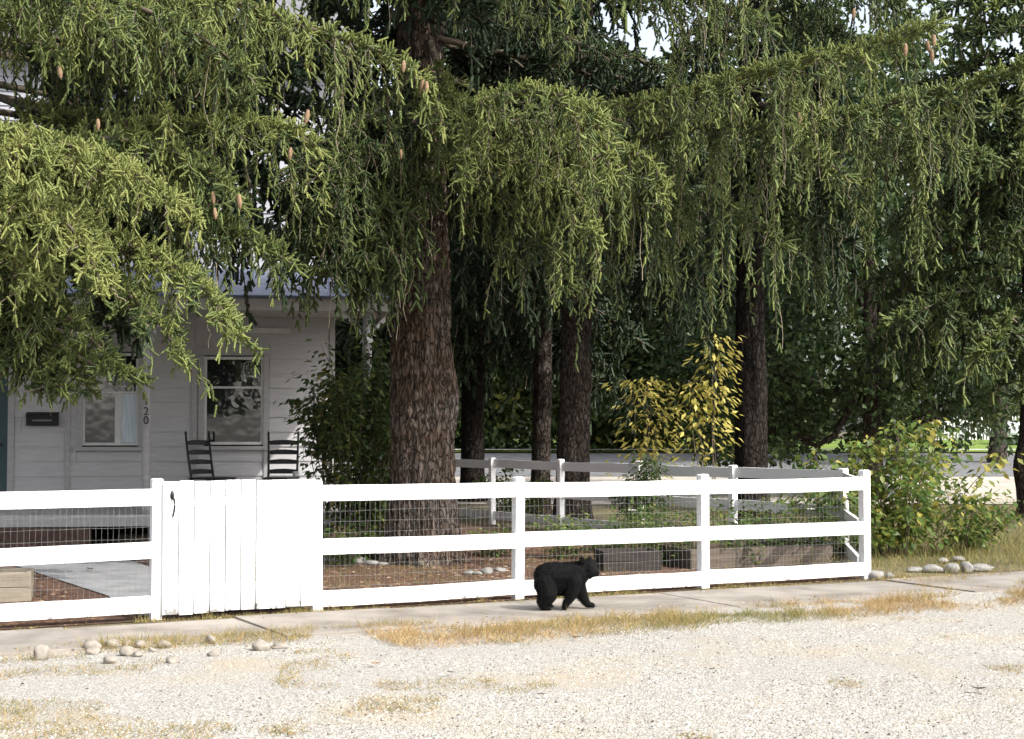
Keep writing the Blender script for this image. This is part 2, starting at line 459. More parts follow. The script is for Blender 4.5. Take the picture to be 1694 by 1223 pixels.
def strip(name, y0, y1, x0, x1, z, mat, skew=0.0, n=8):
    yy = np.linspace(y0, y1, n); v = []
    for y in yy:
        v += [(x0, y + skew * x0, gz(y + skew * x0) + z), (0, y, gz(y) + z), (x1, y + skew * x1, gz(y + skew * x1) + z)]
    f = []
    for j in range(n - 1):
        for i in range(2): f.append((j * 3 + i, j * 3 + i + 1, j * 3 + i + 4, j * 3 + i + 3))
    return prop(mesh_obj(name, v, f, mat), kind='structure')
asphalt = material('asphalt', (0.11, 0.11, 0.115), (0.17, 0.17, 0.17), .9, 3, bump=.2, world=True)
shoulder = material('pale_gravel_shoulder', (0.30, 0.27, 0.225), (0.44, 0.40, 0.34), .95, 1.2, bump=.5, bscale=12, world=True)
lawnm = material('lawn_grass', (0.08, 0.135, 0.018), (0.15, 0.21, 0.03), .9, .6, bump=.5, bscale=20, world=True)
strip('gravel_shoulder', 34.0, 44.0, -60, 60, .02, shoulder)
strip('road', 44.0, 55, -60, 60, .03, asphalt)
strip('lawn', 56.2, 78, -60, 60, .025, lawnm)
kerbm = material('kerb_concrete', (.35, .34, .32), (.5, .48, .45), .9, 4, world=True)
strip('kerb', 55.6, 56.1, -60, 60, .13, kerbm, n=2)

# gravel lot in front of the fence
gm = bpy.data.materials.new('pale_gravel'); gm.use_nodes = True
nt = gm.node_tree; b = nt.nodes['Principled BSDF']
co = worldco(nt)
vo = node(nt, 'ShaderNodeTexVoronoi'); vo.inputs['Scale'].default_value = 85; nt.links.new(co, vo.inputs['Vector'])
c0 = ramp(nt, vo.outputs['Color'], [(.1, (.19, .178, .155)), (.5, (.31, .293, .262)), (.9, (.41, .397, .37))])
patch = noise(nt, co, 0.75, 5, .6)
mx = node(nt, 'ShaderNodeMixRGB', blend_type='MIX')
nt.links.new(ramp(nt, patch, [(.5, (0, 0, 0)), (.68, (1, 1, 1))]), mx.inputs[0]); nt.links.new(c0, mx.inputs[1]); mx.inputs[2].default_value = (.33, .285, .215, 1)
nt.links.new(mx.outputs[0], b.inputs['Base Color']); b.inputs['Roughness'].default_value = .95; b.inputs['Specular IOR Level'].default_value = .1
bn = node(nt, 'ShaderNodeBump'); bn.inputs['Strength'].default_value = .8; bn.inputs['Distance'].default_value = .01
nt.links.new(vo.outputs['Distance'], bn.inputs['Height']); nt.links.new(bn.outputs[0], b.inputs['Normal'])
sheet('gravel_lot', [FP(-14, 1.3), FP(16, 1.3), FP(30, 8), FP(30, 40), FP(-30, 40), FP(-30, 8)], .006, gm)

def stones_mesh(name, pos, rad, tone, mat, flat=.6, parent=None):
    n = len(pos)
    base = np.array([(1, 0, -.4), (.1, 1, -.4), (-1, .1, -.4), (0, -1, -.4), (.05, -.1, .8)])
    fc = np.array([(0, 1, 4), (1, 2, 4), (2, 3, 4), (3, 0, 4)])
    a = rng.uniform(0, 6.28, n); c, s = np.cos(a), np.sin(a)
    v = base[None] * rng.uniform(.6, 1.25, (n, 5, 1)) * np.stack([np.ones(n), rng.uniform(.6, 1, n), np.full(n, flat)], 1)[:, None]
    x = v[..., 0] * c[:, None] - v[..., 1] * s[:, None]; y = v[..., 0] * s[:, None] + v[..., 1] * c[:, None]
    v = np.stack([x, y, v[..., 2]], -1) * rad[:, None, None] + pos[:, None]
    f = (fc[None] + (np.arange(n) * 5)[:, None, None]).reshape(-1, 3)
    return mesh_obj(name, v.reshape(-1, 3), f, mat, parent, False, np.repeat(tone, 5))
pebm = leaf_material('gravel_stone', [(0, (.06, .052, .044)), (.25, (.20, .182, .155)), (.6, (.39, .365, .305)), (1, (.55, .53, .47))], 0.0, .9, .1)
def lot_points(n, n0=1.9, n1=9):
    out = []
    while len(out) < n:  # thinner where wheels have packed the ground
        Y = rng.uniform(7.6, 16, n); X = rng.uniform(-.36, .36, n) * Y
        rel = np.stack([X, Y], 1) - F0[:2]; nn = rel @ FN[:2]
        k = (nn > n0) & (nn < n1) & (rng.random(n) < (9 / Y) ** 1.2)
        out += list(np.stack([X, Y], 1)[k])
    return np.array(out[:n])
pp = lot_points(84000, 1.45)
rel_ = pp - F0[:2]; n_ = rel_ @ FN[:2]; t_ = rel_ @ FU[:2]
trk = vnoise(np.column_stack([pp[:, 0] * .35, pp[:, 1] * 1.1, pp[:, 0] * 0]), 71) + .35 * vnoise(np.column_stack([pp * 2.2, pp[:, 0] * 0]), 72)
pp = pp[(rng.random(len(pp)) < np.clip((trk - .36) * 3.2, .22, 1)) & (rng.random(len(pp)) < np.clip((n_ - 1.4) / .5, .05, 1))]
rr = rng.gamma(2.2, .0022, len(pp)) + .003
pat = vnoise(np.stack([pp[:, 0] * .9, pp[:, 1] * .9, np.zeros(len(pp))], 1), 4)
prop(stones_mesh('gravel', np.column_stack([pp, np.full(len(pp), .006) + rr * .1]), np.clip(rr, .003, .019), np.clip(.54 + rng.normal(0, .25, len(pp)) - .15 * pat, 0, 1), pebm), 'pale crushed gravel covering the open lot', kind='stuff')

# sidewalk slabs
conc = material('old_concrete', (.13, .115, .095), (.25, .225, .195), .92, 1.7, bump=.5, bscale=30, world=True, p0=.3, p1=.6)
swk = thing('sidewalk', None, None, tuple(F0), FANG, kind='structure')
t = -9.0
for k in range(18):
    L = 1.5
    mb = MB()
    y0, y1 = -1.62 + rng.normal(0, .015), -.22
    mb.box(t + .003, y0, -.06, t + L - .003, y1, .022 + rng.normal(0, .0018))
    o = mb.build('paving_slab', conc, swk, bevel=.006)
    o.rotation_euler = (rng.normal(0, .003), rng.normal(0, .003), 0)
    t += L

# garden soil with bark mulch
mulchm = material('bark_mulch_soil', (.05, .028, .018), (.125, .07, .045), .95, 9, bump=.8, bscale=40, world=True, bdist=.03)
sheet('garden_bed', [FP(-14, .02), FP(4.46, .02), np.array((4.37, 19.8, 0)), np.array((3.2, 21.7, 0)), np.array((.87, 25.4, 0)), np.array((-.3, 27.3, 0)), np.array((-12, 27.3, 0))], .008, mulchm)
chipm = leaf_material('mulch_chip', [(0, (.035, .02, .014)), (.5, (.12, .065, .04)), (.8, (.20, .12, .075)), (1, (.36, .28, .2))], 0, .9, .1)
n = 14000
tt = rng.uniform(-6.5, 4.4, n); dd = rng.uniform(.12, 7.5, n) ** 1.0
pos = F0[None] + tt[:, None] * FU - dd[:, None] * FN
pos[:, 2] = .012
okm = ~((np.abs(pos[:, 0] + 3.2 + (pos[:, 1] - 14.5) * .42) < .85))
pos = pos[okm]
prop(stones_mesh('mulch', pos, rng.uniform(.012, .045, len(pos)), np.clip(rng.normal(.5, .22, len(pos)), 0, 1), chipm, .25), 'reddish brown bark mulch covering the garden behind the fence', kind='stuff')
pathm = material('path_concrete', (.17, .175, .18), (.25, .25, .25), .9, 3, bump=.25, bscale=40, world=True)
sheet('garden_path', [(-3.35, 13.7), (-1.95, 14.4), (-2.9, 16.2), (-4.07, 17.9), (-5.04, 19.8), (-5.2, 21.85), (-7.1, 21.85), (-6.15, 18.8), (-4.1, 15.4)], .02, pathm)

# ------------------------------------------------------------------ white fence
def paint_material(name, peel=0.0, base=(.80, .80, .79), peel_z=0.2):
    m = bpy.data.materials.new(name); m.use_nodes = True
    nt = m.node_tree; b = nt.nodes['Principled BSDF']
    wc = worldco(nt)
    gr = noise(nt, worldco(nt, (3, 3, 30)), 4, 6)
    pc = ramp(nt, gr, [(.3, tuple(a * .88 for a in base)), (.6, base)])
    f = noise(nt, wc, 11, 7, .62)
    sx = node(nt, 'ShaderNodeSeparateXYZ'); nt.links.new(wc, sx.inputs[0])
    mr = node(nt, 'ShaderNodeMapRange'); nt.links.new(sx.outputs['Z'], mr.inputs[0])
    mr.inputs[1].default_value = .02; mr.inputs[2].default_value = peel_z; mr.inputs[3].default_value = peel; mr.inputs[4].default_value = -.12
    ad = node(nt, 'ShaderNodeMath', operation='ADD'); nt.links.new(f, ad.inputs[0]); nt.links.new(mr.outputs[0], ad.inputs[1])
    msk = ramp(nt, ad.outputs[0], [(.66, (0, 0, 0)), (.675, (1, 1, 1))])
    md = node(nt, 'ShaderNodeMapRange'); nt.links.new(sx.outputs['Z'], md.inputs[0])
    md.inputs[1].default_value = .02; md.inputs[2].default_value = .22; md.inputs[3].default_value = .75; md.inputs[4].default_value = 0
    dm = node(nt, 'ShaderNodeMath', operation='MULTIPLY'); nt.links.new(md.outputs[0], dm.inputs[0]); nt.links.new(ramp(nt, noise(nt, worldco(nt, (1, 1, .35)), 9, 6), [(.35, (0, 0, 0)), (.7, (1, 1, 1))]), dm.inputs[1])
    dc = node(nt, 'ShaderNodeMixRGB'); nt.links.new(dm.outputs[0], dc.inputs[0]); nt.links.new(pc, dc.inputs[1]); dc.inputs[2].default_value = (.30, .26, .21, 1)
    mx = node(nt, 'ShaderNodeMixRGB'); nt.links.new(msk, mx.inputs[0]); nt.links.new(dc.outputs[0], mx.inputs[1]); mx.inputs[2].default_value = (.20, .19, .175, 1)
    nt.links.new(mx.outputs[0], b.inputs['Base Color']); b.inputs['Roughness'].default_value = .6; b.inputs['Specular IOR Level'].default_value = .3
    bn = node(nt, 'ShaderNodeBump'); bn.inputs['Strength'].default_value = .25; bn.inputs['Distance'].default_value = .004
    nt.links.new(gr, bn.inputs['Height']); nt.links.new(bn.outputs[0], b.inputs['Normal'])
    return m
WHITE = paint_material('white_fence_paint', .06)
WORN = paint_material('worn_white_paint', .11, peel_z=.2)
GATEP = paint_material('peeling_gate_paint', .24, peel_z=.2)
WIRE = material('galvanised_wire', (.17, .17, .165), (.27, .27, .265), .5, 8, metal=.4, bump=0)
POSTW = .095
def fence_posts(root, ts, tops, w=POSTW):
    for t, zt in zip(ts, tops):
        mb = MB()
        mb.box(t - w / 2, 0, -.15, t + w / 2, w, zt - .012)
        mb.add([(t - w / 2, 0, zt - .012), (t + w / 2, 0, zt - .012), (t + w / 2, w, zt - .012), (t - w / 2, w, zt - .012), (t - w / 2 + .012, .012, zt), (t + w / 2 - .012, .012, zt), (t + w / 2 - .012, w - .012, zt), (t - w / 2 + .012, w - .012, zt)],
               [(0, 1, 5, 4), (1, 2, 6, 5), (2, 3, 7, 6), (3, 0, 4, 7), (4, 5, 6, 7)])
        o = mb.build('post', WHITE, root)
        o.rotation_euler = (rng.normal(0, .004), rng.normal(0, .004), 0)
def fence_rails(root, t0, t1, zs, h=.148, w=POSTW, jit=.006):
    a, b_ = t0 + w / 2 + .001, t1 - w / 2 - .001
    for k, z in enumerate(zs):
        n = 7; mb = MB()
        xs_ = np.linspace(a, b_, n); z0 = z + rng.normal(0, jit); z1 = z + rng.normal(0, jit)
        sag = -rng.uniform(0, .008)
        V = []
        for i, x in enumerate(xs_):
            s = i / (n - 1); zz = z0 + (z1 - z0) * s + sag * math.sin(s * math.pi) + rng.normal(0, .0012)
            yy = rng.normal(0, .0012)
            V += [(x, .006 + yy, zz), (x, .044 + yy, zz), (x, .044 + yy, zz + h + rng.normal(0, .001)), (x, .006 + yy, zz + h + rng.normal(0, .0012))]
        F = []
        for i in range(n - 1):
            for q in range(4): F.append((i * 4 + q, i * 4 + (q + 1) % 4, (i + 1) * 4 + (q + 1) % 4, (i + 1) * 4 + q))
        F += [(3, 2, 1, 0), tuple((n - 1) * 4 + q for q in range(4))]
        mb.add(V, [f[::-1] for f in F])
        mb.build('rail', WORN if k == 0 else WHITE, root)
def wire_mesh(root, t0, t1, z0=.12, z1=1.12, w=POSTW):
    tb = Tubes(); a, b_ = t0 + w / 2 + .003, t1 - w / 2 - .003
    nV = int((b_ - a) / .0508)
    for i in range(nV + 1):
        x = a + .012 + i * .0508
        if x > b_: break
        n = 6; z = np.linspace(z0, z1, n)
        pts = np.column_stack([x + rng.normal(0, .0025, n), np.full(n, -.0025) + rng.normal(0, .001, n), z])
        tb.add(pts, .0011, 3)
    for z in np.arange(z0, z1 + .01, .1016):
        n = 14
        pts = np.column_stack([np.linspace(a, b_, n), np.full(n, -.0055), z + rng.normal(0, .003, n)])
        tb.add(pts, .00125, 3)
    o = tb.build('wire_mesh', WIRE, root)
    o['kind'] = 'stuff'
def fence(name, label, loc, ang, ts, tops, zs_list, group, mesh=True, bays=None):
    root = thing(name, label, 'fence', loc, ang, group)
    fence_posts(root, ts, tops)
    for i in range(len(ts) - 1):
        zs = zs_list[i] if isinstance(zs_list[0], (list, tuple)) else zs_list
        fence_rails(root, ts[i], ts[i + 1], zs)
        if mesh: wire_mesh(root, ts[i], ts[i + 1])
    return root
FG = 'white rail fences round the front yard'
fence('fence', 'white three-rail fence with wire mesh along the sidewalk behind the bear', tuple(F0), FANG, [-2.13, 0, 2.24, 4.46], [1.235, 1.225, 1.225, 1.24], [[.05, .525, 1.025], [.045, .52, 1.02], [.05, .515, 1.015]], FG)
fence('fence', 'white three-rail fence with wire mesh before the porch, ending at the plank gate', tuple(F0), FANG, [-8.1, -5.87, -3.64], [1.24, 1.24, 1.25], [[.075, .54, 1.03], [.075, .54, 1.025]], FG)
c1 = FP(4.46, -.10)
sd = np.array((4.37, 19.8, 0)); u2 = np.array((-.5255, .851, 0)); a2 = math.atan2(u2[1], u2[0])
fence('fence', 'shaded white rail fence running back past the tree trunks to the street', tuple(sd), a2, [0, 2.23, 4.46, 6.69, 8.92, 11.15, 13.38, 15.6], [1.2] * 8, [.10, .56, 1.02], FG, mesh=False)
d3 = sd - c1; l3 = np.linalg.norm(d3)
r3 = thing('fence', 'short white fence link behind the right corner post of the front fence', 'fence', tuple(c1), math.atan2(d3[1], d3[0]), FG)
fence_rails(r3, .02, l3 - .04, [.10, .52, 1.0])

# gate
gate = thing('gate', 'white plank gate of ten boards with peeling paint at its foot', 'gate', tuple(FP(-2.885, .004)), FANG)
gx0, gx1, nb = -.72, .715, 10
bw = (gx1 - gx0) / nb
for i in range(nb):
    mb = MB(); x0 = gx0 + i * bw + .006 + rng.uniform(-.002, .002); x1 = gx0 + (i + 1) * bw - .006 + rng.uniform(-.002, .002)
    zt = 1.235 + rng.normal(0, .003) + .004 * i / nb; zb = .055 + rng.normal(0, .004) + (.01 * i / nb)
    y = rng.normal(0, .0015)
    mb.box(x0, y - .034, zb, x1, y, zt)
    mb.build('board', GATEP, gate, bevel=.003)
for z in (.22, 1.0):
    MB().box(gx0 + .03, .003, z, gx1 - .03, .04, z + .09).build('cross_rail', WHITE, gate)
iron = material('black_iron', (.012, .012, .013), (.03, .03, .03), .5, 20, bump=.1)
hx = gx0 + .085
mb = MB()
mb.tube(spline([(hx - .004, -.034, 1.118), (hx + .004, -.06, 1.09), (hx + .012, -.07, 1.03), (hx + .008, -.06, .96), (hx + .004, -.034, .915)], 14), [.006, .008, .009, .009, .009, .01, .01, .01, .009, .009, .008, .008, .007, .006], 8)
mb.lathe([(.001, .045), (.015, .03), (.02, 0), (.014, -.03), (.001, -.045)], 10, (hx - .003, -.037, 1.112))
mb.box(hx - .008, -.06, 1.105, hx + .01, -.02, 1.118)
mb.build('handle', iron, gate, True)

# ------------------------------------------------------------------ house
HY = 24.5
YAW = math.radians(7.5); HC, HS = math.cos(YAW), math.sin(YAW); HX0 = P(553, HOR, HY)[0]
def lx(px, y=0.0):
    k = (px - 847) / FPX
    return (k * (HY + y * HC) - HX0 + y * HS) / (HC - k * HS)
def hx_(px): return lx(px, 0.0)
def hz_(py, px=300): return P(px, py, HY + lx(px) * HS)[2]
def hw(x, y, z): return (HX0 + x * HC - y * HS, HY + x * HS + y * HC, z)
house = thing('house', 'grey clapboard two-storey house with a covered porch behind the spruces', 'house', (HX0, HY, 0), YAW)
siding = material('grey_siding_paint', (.39, .385, .39), (.45, .445, .45), .6, 3, (1, 1, 8), .1, 30)
siding_up = material('shade_lavender_siding', (.34, .345, .375), (.40, .405, .435), .6, 3, (1, 1, 8), .1, 30)  # the shaded lavender look of the upper wall is put into this colour
trimm = material('grey_trim_paint', (.31, .305, .305), (.37, .365, .365), .55, 5, (1, 1, 4), .1, 30)
trimw = material('white_trim_paint', (.50, .50, .49), (.60, .60, .59), .55, 5, bump=.1)
tealm = material('teal_door_paint', (.025, .05, .055), (.035, .065, .07), .45, 4, bump=.05)
darkm = material('dark_interior', (.01, .01, .012), (.02, .02, .022), .9, 4, bump=0)
XR = 0.0; XL = -9.5
# core walls (behind the boards)
MB().box(XL, .05, -.1, XR - .02, 8, 7.9).build('wall', darkm, house)
win1 = (hx_(137), hx_(229), hz_(737), hz_(585))
win2 = (hx_(338), hx_(436), hz_(736), hz_(590))
door = (hx_(-80), hx_(14), .5, hz_(590))
upw = (hx_(70), hx_(190), hz_(232), hz_(75))
seams = [hx_(113), hx_(322)]
def boards(z0, z1, openings, mat, seams):
    z = z0
    while z < z1:
        h = min(.235, z1 - z)
        segs = [(XL, XR)]
        for (a, b_, c, d) in openings:
            if d > z + .02 and c < z + h - .02:
                ns = []
                for s in segs:
                    if b_ <= s[0] or a >= s[1]: ns.append(s)
                    else:
                        if a > s[0]: ns.append((s[0], a))
                        if b_ < s[1]: ns.append((b_, s[1]))
                segs = ns
        for sm in seams + [rng.uniform(XL, XR)]:
            ns = []
            for s in segs:
                if s[0] + .1 < sm < s[1] - .1: ns += [(s[0], sm), (sm, s[1])]
                else: ns.append(s)
            segs = ns
        rows = [(a, b_, z, z + h + .006) for a, b_ in segs]
        for (a, b_, c, d) in openings:
            if d > z + .02 and c < z + h - .02:
                if c > z + .03: rows.append((a, b_, z, c))
                if d < z + h - .03: rows.append((a, b_, d, z + h + .006))
        for a, b_, zb, zt in rows:
            if b_ - a < .03: continue
            a += .003; b_ -= .003
            e = rng.normal(0, .0012)
            mb = MB(); mb.add([(a, -.022 + e, zb), (b_, -.022 + e, zb), (b_, .04, zb), (a, .04, zb), (a, -.002, zt), (b_, -.002, zt), (b_, .04, zt), (a, .04, zt)],
                             [(0, 3, 2, 1), (4, 5, 6, 7), (0, 1, 5, 4), (1, 2, 6, 5), (2, 3, 7, 6), (3, 0, 4, 7)])
            mb.build('siding_board', mat, house)
        z += .235
cas = .09
def grow(w_, g): return (w_[0] - g, w_[1] + g, w_[2] - g, w_[3] + g)
boards(.5, 4.25, [grow(win1, cas), grow(win2, cas), grow(door, cas)], siding, seams)
boards(4.27, 7.85, [grow(upw, .06)], siding_up, [])
for sm in seams + [hx_(441), XR - .035]:
    MB().box(sm - .04, -.034, .5, sm + .04, -.008, 4.2 if sm > -.2 else 2.9).build('trim_board', trimm, house)
# glass reflecting the street side
gl = bpy.data.materials.new('window_glass'); gl.use_nodes = True
b = gl.node_tree.nodes['Principled BSDF']; b.inputs['Base Color'].default_value = (.012, .015, .016, 1); b.inputs['Roughness'].default_value = .03; b.inputs['Specular IOR Level'].default_value = 1.0; b.inputs['Coat Weight'].default_value = .6; b.inputs['Coat IOR'].default_value = 2.2; b.inputs['Coat Roughness'].default_value = .02
ntg = gl.node_tree; bn = node(ntg, 'ShaderNodeBump'); bn.inputs['Strength'].default_value = .1; bn.inputs['Distance'].default_value = .05
ntg.links.new(noise(ntg, texco(ntg), 2.4, 2), bn.inputs['Height']); ntg.links.new(bn.outputs[0], b.inputs['Normal']); ntg.links.new(bn.outputs[0], b.inputs['Coat Normal'])
curt = material('pale_curtain', (.42, .50, .56), (.60, .66, .70), .8, 5, (6, 1, .5), .3, 12)
def window(wn, mid, mullion=None, curtain=None):
    x0, x1, z0, z1 = wn
    fr = MB()
    fr.box(x0 - cas, -.04, z0 - .02, x0, -.005, z1 + .02); fr.box(x1, -.04, z0 - .02, x1 + cas, -.005, z1 + .02)
    fr.box(x0 - cas - .03, -.05, z1 + .022, x1 + cas + .03, -.005, z1 + .15)
    f = fr.build('window', trimm, house)
    MB().box(x0 - cas - .03, -.075, z0 - .085, x1 + cas + .03, -.004, z0 - .022).build('sill', trimm, f)
    sh = MB()
    for a, c in ((z0, mid - .018), (mid + .018, z1)):
        sh.box(x0 + .001, -.018, a, x0 + .04, .01, c); sh.box(x1 - .04, -.018, a, x1 - .001, .01, c)
    sh.box(x0 + .041, -.02, z0 + .001, x1 - .041, .01, z0 + .045); sh.box(x0 + .041, -.02, z1 - .045, x1 - .041, .01, z1)
    sh.box(x0 + .0015, -.021, mid - .017, x1 - .0015, .01, mid + .017)
    if mullion: sh.box(mullion - .05, -.022, z0 + .046, mullion + .05, .009, mid - .019)
    sh.build('sash', trimw, f)
    for a, c in ((z0 + .046, mid - .019), (mid + .019, z1 - .046)):
        MB().box(x0 + .042, .002, a, x1 - .042, .006, c).build('pane', gl, f)
    if curtain:
        n = 24; V = []; F = []
        for i in range(n):
            x = curtain[0] + (curtain[1] - curtain[0]) * i / (n - 1); y = -.004 + .003 * math.sin(i * 1.7)
            V += [(x, y, z0 + .05), (x, y, mid - .02)]
        for i in range(n - 1): F.append((2 * i, 2 * i + 2, 2 * i + 3, 2 * i + 1))
        mesh_obj('curtain', V, F, curt, f, True)
    return f
window(win1, hz_(650), hx_(196), (hx_(200), hx_(226)))
window(win2, hz_(641))
MB().box(hx_(410), -.10, hz_(551), hx_(479), -.05, hz_(542)).build('lintel', trimw, house)
dr = MB().box(door[0], -.03, .52, door[1], .03, door[3]).build('door', tealm, house)
MB().lathe([(.001, 0), (.03, .01), (.03, .03), (.001, .05)], 10, (door[1] - .1, -.06, 1.45)).build('handle', iron, dr)
MB().box(door[0] - .1, -.045, .51, door[0] - .002, .0, door[3] + .1).box(door[1] + .002, -.045, .51, door[1] + .1, .0, door[3] + .1).build('door_frame', trimm, house)
# upper shuttered window
x0, x1, z0, z1 = upw
f = MB().box(x0 - .06, -.03, z0 - .06, x0, 0, z1 + .06).box(x1, -.03, z0 - .06, x1 + .06, 0, z1 + .06).box(x0 + .001, -.03, z0 - .06, x1 - .001, 0, z0).box(x0 + .001, -.03, z1, x1 - .001, 0, z1 + .06).build('window', trimw, house)
MB().box(x0, .012, z0, x1, .02, z1).build('pane', gl, f)
shut = material('dark_blue_shutter', (.03, .04, .06), (.05, .06, .085), .5, 5, bump=.1)
for a, c in ((x0 + .005, (x0 + x1) / 2 - .004), ((x0 + x1) / 2 + .004, x1 - .005)):
    sfr = MB().box(a, -.045, z0, a + .04, -.02, z1).box(c - .04, -.045, z0, c, -.02, z1).box(a + .041, -.045, z0, c - .041, -.02, z0 + .05).box(a + .041, -.045, z1 - .05, c - .041, -.02, z1)
    sh_o = sfr.build('shutter', shut, house)
    z = z0 + .06
    while z < z1 - .06:
        mbs = MB(); mbs.add([(a + .042, -.042, z), (c - .042, -.042, z), (c - .042, -.024, z + .045), (a + .042, -.024, z + .045), (a + .042, -.036, z - .004), (c - .042, -.036, z - .004), (c - .042, -.018, z + .041), (a + .042, -.018, z + .041)], [(0, 1, 2, 3), (7, 6, 5, 4), (0, 4, 5, 1), (2, 6, 7, 3)])
        mbs.build('slat', shut, sh_o); z += .048
# main roof, above the frame
roofm = material('grey_roof_shingle', (.10, .10, .11), (.18, .18, .19), .9, 12, bump=.4)
MB().add([(XL - .3, -.5, 7.7), (XR + .4, -.5, 7.7), (XR + .4, 4, 10.6), (XL - .3, 4, 10.6), (XR + .4, 8.5, 7.7), (XL - .3, 8.5, 7.7), (XL - .3, -.5, 7.9), (XR + .4, -.5, 7.9), (XR + .4, 4, 10.8), (XL - .3, 4, 10.8), (XR + .4, 8.5, 7.9), (XL - .3, 8.5, 7.9)],
         [(0, 3, 2, 1), (3, 5, 4, 2), (6, 7, 8, 9), (9, 8, 10, 11), (0, 1, 7, 6), (1, 2, 8, 7), (2, 4, 10, 8), (3, 0, 6, 9), (5, 3, 9, 11), (4, 5, 11, 10)]).build('roof', roofm, house)
# porch
PYF = -2.55; exr = lx(652, -2.7); zE = P(652, 491, hw(lx(652, -2.7), -2.7, 0)[1])[2]
metal = material('blue_metal_roof', (.12, .145, .215), (.17, .20, .28), .45, 3, metal=.5, bump=.1)
soff = material('porch_ceiling_paint', (.34, .33, .31), (.42, .41, .39), .7, 5, bump=.1)
zT = 4.3; xh = lx(505, 0)
ro = MB().add([(XL, PYF - .15, zE), (exr, PYF - .15, zE), (xh, -.025, zT), (XL, -.025, zT), (exr, 1.6, zE), (XL, PYF - .15, zE - .03), (exr, PYF - .15, zE - .03), (exr, 1.6, zE - .03)],
              [(0, 1, 2, 3), (1, 4, 2), (0, 5, 6, 1), (1, 6, 7, 4)]).build('porch_roof', metal, house)
k = 0
x = XL + .2
while x < exr - .2:
    xe = x
    tmax = 1.0 if xe <= xh else max(.02, (exr - xe) / (exr - xh))
    y1 = PYF - .15 + (2.55 + .125) * tmax; z1 = zE + (zT - zE) * tmax
    MB().add([(xe - .012, PYF - .15, zE + .002), (xe + .012, PYF - .15, zE + .002), (xe + .012, y1, z1 + .002), (xe - .012, y1, z1 + .002), (xe - .008, PYF - .15, zE + .03), (xe + .008, PYF - .15, zE + .03), (xe + .008, y1, z1 + .03), (xe - .008, y1, z1 + .03)],
             [(0, 1, 5, 4), (1, 2, 6, 5), (2, 3, 7, 6), (3, 0, 4, 7), (4, 5, 6, 7)]).build('roof_seam', metal, ro)
    x += .4
MB().box(XL, PYF - .08, zE - .21, exr - .07, PYF - .04, zE - .034).box(exr - .11, PYF - .038, zE - .21, exr - .07, 1.55, zE - .034).build('fascia', soff, house)
MB().box(XL, PYF - .035, zE - .12, exr - .115, -.04, zE - .09).build('porch_ceiling', soff, house)
MB().box(XL, PYF + .02, .44, XR + .25, -.03, .495).build('porch_floor', soff, house)
MB().box(XL, PYF + .002, .33, XR + .25, PYF + .018, .46).build('floor_edge', trimm, house)
brick = material('step_brick_red', (.05, .03, .025), (.09, .055, .045), .9, 8, bump=.3)
for q in range(2):
    MB().box(hx_(130) - 1.1, PYF - .30 * (2 - q), 0, hx_(250) - .55, PYF - .30 * (1 - q) - .002, .16 * (q + 1)).build('porch_step', brick, house)
def porch_post(px, label=None):
    X = lx(px, PYF + .09); r = .062
    mb = MB()
    prof = [(r * 1.1, .5), (r * 1.1, .62), (r * .8, .64), (r * .95, .70), (r, .76), (r * .9, .95), (r * 1.12, .99), (r * 1.12, 1.02), (r * .78, 1.06), (r * 1.1, 1.12), (r * .95, 1.2), (r * .9, 2.2), (r * .85, 2.6), (r * 1.12, 2.64), (r * .8, 2.68), (r * 1.05, 2.74), (r * 1.1, 2.76), (r * 1.1, zE - .22)]
    mb.lathe(prof, 14, (X, PYF + .09, 0))
    o = mb.build('porch_post', trimm, house, True)
    for s in (-1, 1):
        m = MB()
        for i in range(6):
            a0, a1 = i / 6 * 1.57, (i + 1) / 6 * 1.57
            R0 = .42
            pa = lambda a: (X + s * (.06 + R0 * (1 - math.cos(a))), zE - .22 - R0 + R0 * math.sin(a))
            (xa, za), (xb, zb) = pa(a0), pa(a1)
            m.add([(xa, PYF + .07, za), (xb, PYF + .07, zb), (xb + .0, PYF + .07, zb - .07), (xa + s * .05, PYF + .07, za - .04), (xa, PYF + .11, za), (xb, PYF + .11, zb), (xb, PYF + .11, zb - .07), (xa + s * .05, PYF + .11, za - .04)], [(0, 1, 2, 3), (7, 6, 5, 4), (0, 4, 5, 1), (3, 2, 6, 7)])
        m.build('bracket', trimw, o)
    return o, X
p1, X1 = porch_post(243)
porch_post(607)
ink = material('black_paint', (.01, .01, .01), (.015, .015, .015), .6, 5, bump=0)
for ch, py in (('1', 664), ('2', 681), ('0', 696)):
    fc = bpy.data.curves.new('house_number', 'FONT'); fc.body = ch; fc.size = .165; fc.extrude = .004; fc.align_x = 'CENTER'; fc.align_y = 'CENTER'
    fc.materials.append(ink)
    tmp = bpy.data.objects.new('number_source', fc); COL.objects.link(tmp)
    dme = bpy.data.meshes.new_from_object(tmp.evaluated_get(bpy.context.evaluated_depsgraph_get())); bpy.data.objects.remove(tmp)
    o = link('house_number', dme, p1)
    o.location = (X1 - .002, PYF + .09 - .064, P(243, py, hw(X1, PYF, 0)[1])[2]); o.rotation_euler = (math.pi / 2, 0, 0)

